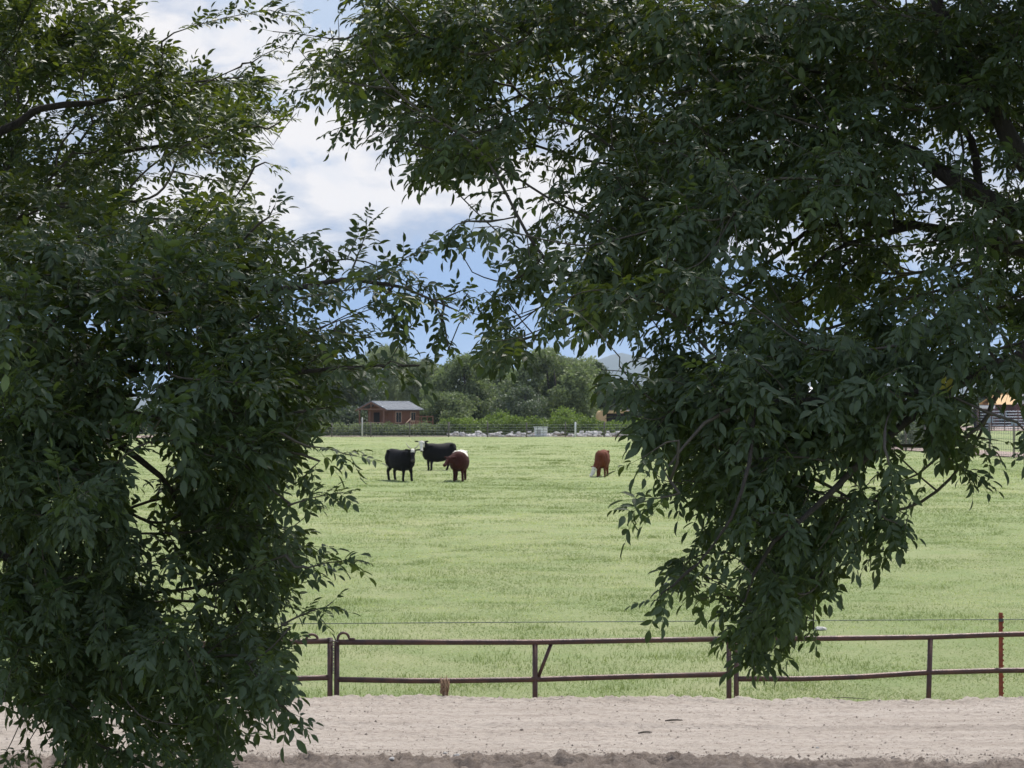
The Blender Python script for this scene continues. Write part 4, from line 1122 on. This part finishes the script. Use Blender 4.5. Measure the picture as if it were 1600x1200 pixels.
def build_wood(tree, parent, nlimb):
    pos = np.array(tree.pos); par = np.array(tree.par); n = len(pos)
    cnt = np.ones(n)
    ch = [[] for _ in range(n)]; live = tree.live.copy(); auth = np.array(tree.rad0)
    for i in range(n - 1, -1, -1):
        if par[i] >= 0: live[par[i]] += live[i]
        if par[i] >= 0 and (live[i] > 1 or auth[i] > 0.0): cnt[par[i]] += cnt[i] * 0.999; ch[par[i]].append(i)
    for it in range(10):          # round the elbows where side branches leave older shoots
        new = pos.copy()
        for i in range(n):
            if auth[i] == 0 and par[i] >= 0 and live[i] > 6 and ch[i]:
                k_ = max(ch[i], key=lambda q: live[q]); new[i] = 0.4 * pos[i] + 0.3 * pos[par[i]] + 0.3 * pos[k_]
        pos = new
    rad = np.maximum(0.0015 * cnt ** 0.36, np.array(tree.rad0)); rad = np.where(np.array(tree.rad0) > 0, np.array(tree.rad0), np.minimum(rad, 0.0062))
    # chains
    V1 = []; F1 = []; V2 = []; F2 = []
    def tube(ids, V, Fc, ns):
        off = sum(len(q) for q in V) if False else V[0]
        pts = pos[ids]; r_ = rad[ids].copy()
        if len(ids) > 1 and par[ids[1]] == ids[0]: r_[0] = min(r_[0], r_[1] * 1.25)
        t_ = np.gradient(pts, axis=0); t_ /= np.maximum(np.linalg.norm(t_, axis=1), 1e-6)[:, None]
        a = np.cross(t_, [0.3, 0.9, 0.2]); a /= np.linalg.norm(a, axis=1)[:, None]; b_ = np.cross(t_, a)
        ang = np.arange(ns) * 2 * math.pi / ns
        ring = pts[:, None] + r_[:, None, None] * (np.cos(ang)[None, :, None] * a[:, None] + np.sin(ang)[None, :, None] * b_[:, None])
        m = len(ids); i = np.arange(m - 1)[:, None] * ns + np.arange(ns)[None]; j = np.arange(m - 1)[:, None] * ns + (np.arange(ns)[None] + 1) % ns
        f = np.stack([i, j, j + ns, i + ns], -1).reshape(-1, 4) + V[0]
        V[1].append(ring.reshape(-1, 3)); Fc.append(f); V[0] += m * ns
    A = [0, []]; B = [0, []]; starts = [i for i in range(n) if par[i] < 0]
    stack = [(i, None) for i in starts]
    while stack:
        i, p = stack.pop()
        ids = ([p] if p is not None else []) + [i]
        while ch[ids[-1]]:
            c_ = sorted(ch[ids[-1]], key=lambda q: (-(tree.rad0[q]), -cnt[q]))
            for o_ in c_[1:]: stack.append((o_, ids[-1]))
            ids.append(c_[0])
        if len(ids) < 2: continue
        # split: thick wood vs twigs
        thick = [k for k in ids if rad[k] > 0.012]
        if len(thick) >= 2: tube(ids, A, F1, 10)
        else: tube(ids, B, F2, 5)
    o1 = link('trunk', np_mesh('trunk', np.concatenate(A[1]), [np.concatenate(F1)], smooth=True), M_BARK, parent)
    o2 = link('twigs', np_mesh('twigs', np.concatenate(B[1]), [np.concatenate(F2)], smooth=True), M_TWIG, parent)

def smooth01(px, py, seed): return float(vnoise(np.array([px / 130.0]), np.array([py / 130.0]), seed)[0])
# ---- right tree
TR = Tree(21); TR.first = True; TR.dens = 1.08; TR.sh = (16, -18)
root_R = np.array([3.35, 9.2, 0.0])
TR.limb([root_R + [0, 0, -.3], [3.33, 9.2, .8], [3.2, 9.15, 1.7], [2.95, 9.0, 2.6]], [0.27, 0.20, 0.17, 0.15]); fk = len(TR.pos) - 1
fp = TR.pos[fk]
TR.limb([fp, P(1650, 400, 8.8), P(1590, 342, 8.7), P(1500, 288, 8.7), P(1430, 240, 8.9), P(1330, 190, 9.3), P(1200, 130, 9.6), P(1000, 80, 9.7), P(800, 70, 9.8), P(640, 60, 9.9)],
        [.085, .062, .045, .036, .026, .020, .015, .011, .008, .005], fk)
TR.limb([fp, P(1720, 330, 8.9), P(1610, 262, 8.7), P(1565, 190, 8.7), P(1520, 130, 8.8), P(1480, 40, 8.9), P(1430, -90, 9.2), P(1350, -300, 9.4)], [.08, .055, .043, .036, .032, .028, .02, .01], fk)
TR.limb([fp, [3.1, 9.2, 4.2], [3.3, 9.3, 6.0], [3.4, 9.3, 7.8]], [.12, .09, .06, .02], fk)
TR.limb([fp, [3.9, 9.6, 3.8], [4.8, 9.9, 5.0]], [.09, .06, .02], fk)
TR.limb([fp, [3.3, 8.3, 3.6], [3.5, 7.4, 4.8]], [.09, .05, .015], fk)
k = TR.node_near(P(1650, 400, 8.8))
TR.limb([TR.pos[k], P(1530, 374, 9.0), P(1430, 352, 9.2), P(1380, 350, 9.3), P(1290, 352, 9.3), P(1230, 385, 9.2), P(1170, 440, 9.0), P(1110, 480, 8.8)], [.045, .024, .018, .015, .011, .009, .006, .004], k)
k = TR.node_near(P(1430, 352, 9.2)); TR.limb([TR.pos[k], P(1360, 372, 9.0), P(1290, 400, 8.8), P(1240, 450, 8.6)], [.016, .011, .008, .004], k)
k = TR.node_near(P(1590, 342, 8.6)); TR.limb([TR.pos[k], P(1530, 290, 8.8), P(1520, 220, 9.0), P(1490, 190, 9.1), P(1440, 150, 9.1)], [.028, .02, .016, .012, .006], k)
TR.limb([fp, P(1700, 520, 8.4), P(1590, 560, 8.1), P(1480, 610, 7.8), P(1380, 690, 7.5), P(1290, 780, 7.4), P(1210, 850, 7.3), P(1160, 940, 7.3)], [.06, .035, .024, .018, .0125, .010, .007, .004], fk)
k = TR.node_near(P(1590, 560, 8.1)); TR.limb([TR.pos[k], P(1550, 630, 8.0), P(1532, 665, 7.9), P(1460, 718, 7.8), P(1410, 752, 7.8)], [.014, .010, .008, .005, .003], k)
k = TR.node_near(P(1480, 610, 7.8)); TR.limb([TR.pos[k], P(1300, 625, 7.6), P(1180, 628, 7.4), P(1100, 660, 7.3), P(1040, 740, 7.2)], [.016, .012, .009, .007, .003], k)
k = TR.node_near(P(1180, 628, 7.4)); TR.limb([TR.pos[k], P(1170, 720, 7.2), P(1140, 810, 7.1), P(1090, 880, 7.1)], [.009, .007, .005, .003], k)
def dR(px, py, u):
    b_ = 7.1 + 1.5 * sst(520, 120, py) * (1 if px < 1000 else .7) + .4 * smooth01(px, py, 5)
    if 1200 < px < 1420 and 340 < py < 520: b_ += 1.0
    th = 1.9 if py < 560 else 1.1
    return b_ + th * u
def drR(x, y): return 0.75 if y > 300 else 0.6
sprR = [([(540, 120, 8.9), (500, 135, 8.9), (455, 143, 8.9)], 9, .5, .9), ([(580, 185, 8.8), (540, 195, 8.8), (522, 205, 8.8)], 6, .55, .9),
        ([(540, 60, 8.9), (490, 55, 8.9), (425, 50, 8.9)], 9, .35, .85), ([(620, 220, 8.7), (610, 225, 8.7)], 3, .7, 1),
        ([(1060, 770, 7.1), (1020, 780, 7.1), (985, 792, 7.1)], 7, .6, 1), ([(1060, 690, 7.1), (1020, 705, 7.1), (1000, 715, 7.1)], 5, .7, 1),
        ([(1460, 700, 7.8), (1500, 730, 7.8), (1530, 745, 7.8)], 8, .7, 1), ([(1500, 680, 7.8), (1560, 690, 7.8)], 4, .6, 1),
        ([(750, 345, 8.4), (715, 350, 8.4), (700, 375, 8.4)], 7, .4, .9), ([(1590, 660, 7.4), (1600, 690, 7.4)], 8, .9, .8),
        ([(1370, 800, 7.5), (1400, 815, 7.5)], 5, .8, 1), ([(1070, 900, 7.1), (1035, 930, 7.1), (1022, 938, 7.1)], 6, .7, 1),
        ([(1385, 700, 7.0), (1390, 740, 7.0), (1392, 760, 7.0)], 8, .8, 1)]
grow(TR, gR, dR, drR, 0.76, np.array([3.1, 9.1, 3.2]),
     [((3.7, 9.3, 5.2), (2.9, 2.6, 3.2), 1900, 0), ((1.0, 8.9, 6.5), (2.0, 1.5, 1.2), 700, 0), ((2.5, 8.6, 4.4), (1.0, 1.5, 1.7), 500, 0)], [])
TR.first = False; grow(TR, gR, dR, drR, 0.76, np.array([3.1, 9.1, 3.2]), [], [])
grow(TR, gR, dR, drR, 0.76, np.array([3.1, 9.1, 3.2]), [], sprR)
# ---- left tree
TL = Tree(31); TL.first = True; TL.dens = 1.22; TL.sh = (-6, -4)
root_L = np.array([-3.5, 9.4, 0.0])
TL.limb([root_L + [0, 0, -.3], [-3.5, 9.4, .8], [-3.4, 9.3, 1.6], [-3.2, 9.1, 2.2]], [0.22, 0.16, 0.14, 0.12]); fk = len(TL.pos) - 1; fp = TL.pos[fk]
TL.limb([fp, P(-180, 420, 9.3), P(-60, 250, 9.7), P(30, 190, 9.8), P(65, 170, 9.8), P(140, 160, 9.8), P(200, 148, 9.9), P(290, 130, 10.3), P(380, 120, 10.5)],
        [.07, .045, .027, .019, .016, .014, .011, .006, .003], fk)
TL.limb([fp, P(-100, 520, 8.8), P(60, 470, 8.5), P(250, 450, 8.3), P(380, 455, 8.1), P(480, 448, 8.0), P(540, 438, 8.0), P(630, 450, 8.0), P(715, 488, 8.0)], [.06, .035, .024, .017, .0125, .010, .008, .006, .003], fk)
TL.limb([fp, P(-80, 640, 8.5), P(120, 660, 8.2), P(185, 695, 8.0), P(250, 745, 7.9), P(310, 850, 8.3), P(370, 950, 8.2), P(420, 1060, 8.0)], [.05, .03, .018, .014, .010, .008, .006, .003], fk)
TL.limb([fp, P(-120, 830, 8.6), P(40, 890, 8.4), P(180, 980, 8.2), P(320, 1080, 7.9)], [.05, .022, .013, .010, .004], fk)
TL.limb([fp, P(-60, 600, 8.4), P(180, 575, 8.0), P(400, 582, 7.8), P(530, 577, 7.7), P(655, 572, 7.7)], [.045, .022, .015, .010, .006, .003], fk)
TL.limb([fp, P(-140, 350, 9.0), P(60, 300, 10.2), P(200, 235, 10.5), P(330, 225, 10.5), P(410, 190, 10.4)], [.05, .025, .014, .010, .006, .003], fk)
TL.limb([fp, [-3.4, 9.3, 4.4], [-3.6, 9.4, 6.5], [-3.6, 9.4, 8.0]], [.10, .07, .04, .015], fk)
TL.limb([fp, [-4.2, 9.6, 3.6], [-5.0, 9.9, 4.8]], [.07, .04, .015], fk)
TL.limb([fp, [-3.3, 8.3, 3.4], [-3.6, 7.6, 4.6]], [.07, .04, .015], fk)
def dL(px, py, u):
    b_ = 7.0 + 2.5 * sst(430, 250, py) + .6 * smooth01(px, py, 9) + 0.5 * sst(300, 520, px) * sst(430, 250, 430)
    th = 1.6
    return b_ + th * u
def drL(x, y): return -0.25 if y < 330 else (0.1 if y < 700 else 0.3)
sprL = [([(250, 62, 9.9), (300, 42, 9.9), (360, 27, 9.9), (420, 17, 9.9), (465, 28, 9.9)], 30, -.45, .9),
        ([(380, 100, 9.9), (410, 88, 9.9), (440, 72, 9.9)], 8, -.3, .9), ([(420, 200, 9.8), (450, 180, 9.8), (462, 168, 9.8)], 6, -.2, .9),
        ([(400, 260, 9.2), (425, 256, 9.2)], 3, .1, .9), ([(400, 350, 8.2), (430, 325, 8.2)], 4, -.2, .9),
        ([(460, 690, 7.4), (510, 700, 7.4), (560, 708, 7.4)], 8, .2, 1), ([(450, 790, 7.4), (490, 778, 7.4), (540, 770, 7.4)], 12, .1, .85),
        ([(460, 885, 7.4), (510, 880, 7.4), (560, 875, 7.4)], 10, .1, .85), ([(440, 975, 7.4), (490, 955, 7.4), (520, 940, 7.4)], 8, .1, .8),
        ([(545, 430, 8.0), (565, 385, 8.0), (572, 345, 8.0)], 11, -.3, .85), ([(610, 440, 8.0), (635, 400, 8.0), (660, 392, 8.0)], 9, -.2, .85),
        ([(690, 470, 8.0), (720, 455, 8.0), (735, 462, 8.0)], 6, .1, .85), ([(600, 470, 8.0), (620, 500, 8.0), (630, 520, 8.0)], 8, .6, .9),
        ([(690, 490, 8.0), (695, 525, 8.0)], 7, .6, .9), ([(530, 520, 7.8), (560, 525, 7.8), (580, 528, 7.8)], 6, .2, .9),
        ([(560, 575, 7.7), (610, 570, 7.7), (655, 572, 7.7)], 12, .3, .95), ([(430, 1100, 7.3), (460, 1115, 7.3)], 6, .4, .95),
        ([(480, 640, 7.8), (520, 640, 7.8)], 4, .1, .9), ([(500, 720, 7.6), (470, 750, 7.6)], 5, .4, .9)]
grow(TL, gL, dL, drL, 0.74, np.array([-3.1, 9.1, 3.0]), [((-3.9, 9.4, 5.2), (2.7, 2.5, 3.1), 1700, 0), ((-1.6, 9.4, 6.6), (1.3, 1.2, 1.1), 320, 0), ((-2.5, 8.6, 3.8), (0.9, 1.5, 2.0), 480, 1), ((-1.35, 7.7, 1.75), (0.5, 0.6, 0.35), 60, 1)], [])
TL.first = False; grow(TL, gL, dL, drL, 0.74, np.array([-3.1, 9.1, 3.0]), [], [])
grow(TL, gL, dL, drL, 0.74, np.array([-3.1, 9.1, 3.0]), [], sprL)
for tr, n_spr in ((TR, sum(s_[1] for s_ in sprR)), (TL, sum(s_[1] for s_ in sprL))): tr.spray0 = len(tr.leaf) - n_spr
def ash(tree, grid, rootp, label):
    root = empty('ash_tree', tuple(rootp), 0, label, 'tree')
    inv = -np.array(rootp)
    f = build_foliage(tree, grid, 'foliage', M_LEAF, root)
    tree.pos = [p + inv for p in tree.pos]
    build_wood(tree, root, 0)
    f.location = inv
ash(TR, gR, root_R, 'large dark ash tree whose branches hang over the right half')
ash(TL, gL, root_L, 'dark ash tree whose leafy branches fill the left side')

# ------------------------------------------------------------------ air
hm = bpy.data.materials.new('haze_air'); hm.use_nodes = True; ht = hm.node_tree
ht.nodes.remove(ht.nodes['Principled BSDF'])
pv = ht.nodes.new('ShaderNodeVolumePrincipled'); pv.inputs['Density'].default_value = 0.00006; pv.inputs['Color'].default_value = (0.68, 0.84, 1.0, 1); pv.inputs['Anisotropy'].default_value = 0.2
ht.links.new(pv.outputs[0], ht.nodes['Material Output'].inputs['Volume'])
hb = MB().box((0, 6200, 172), (15000, 13600, 350)).build('haze', hm)
tag(hb, 'thin bluish air haze softening the far trees and mountains', 'haze', kind='stuff')
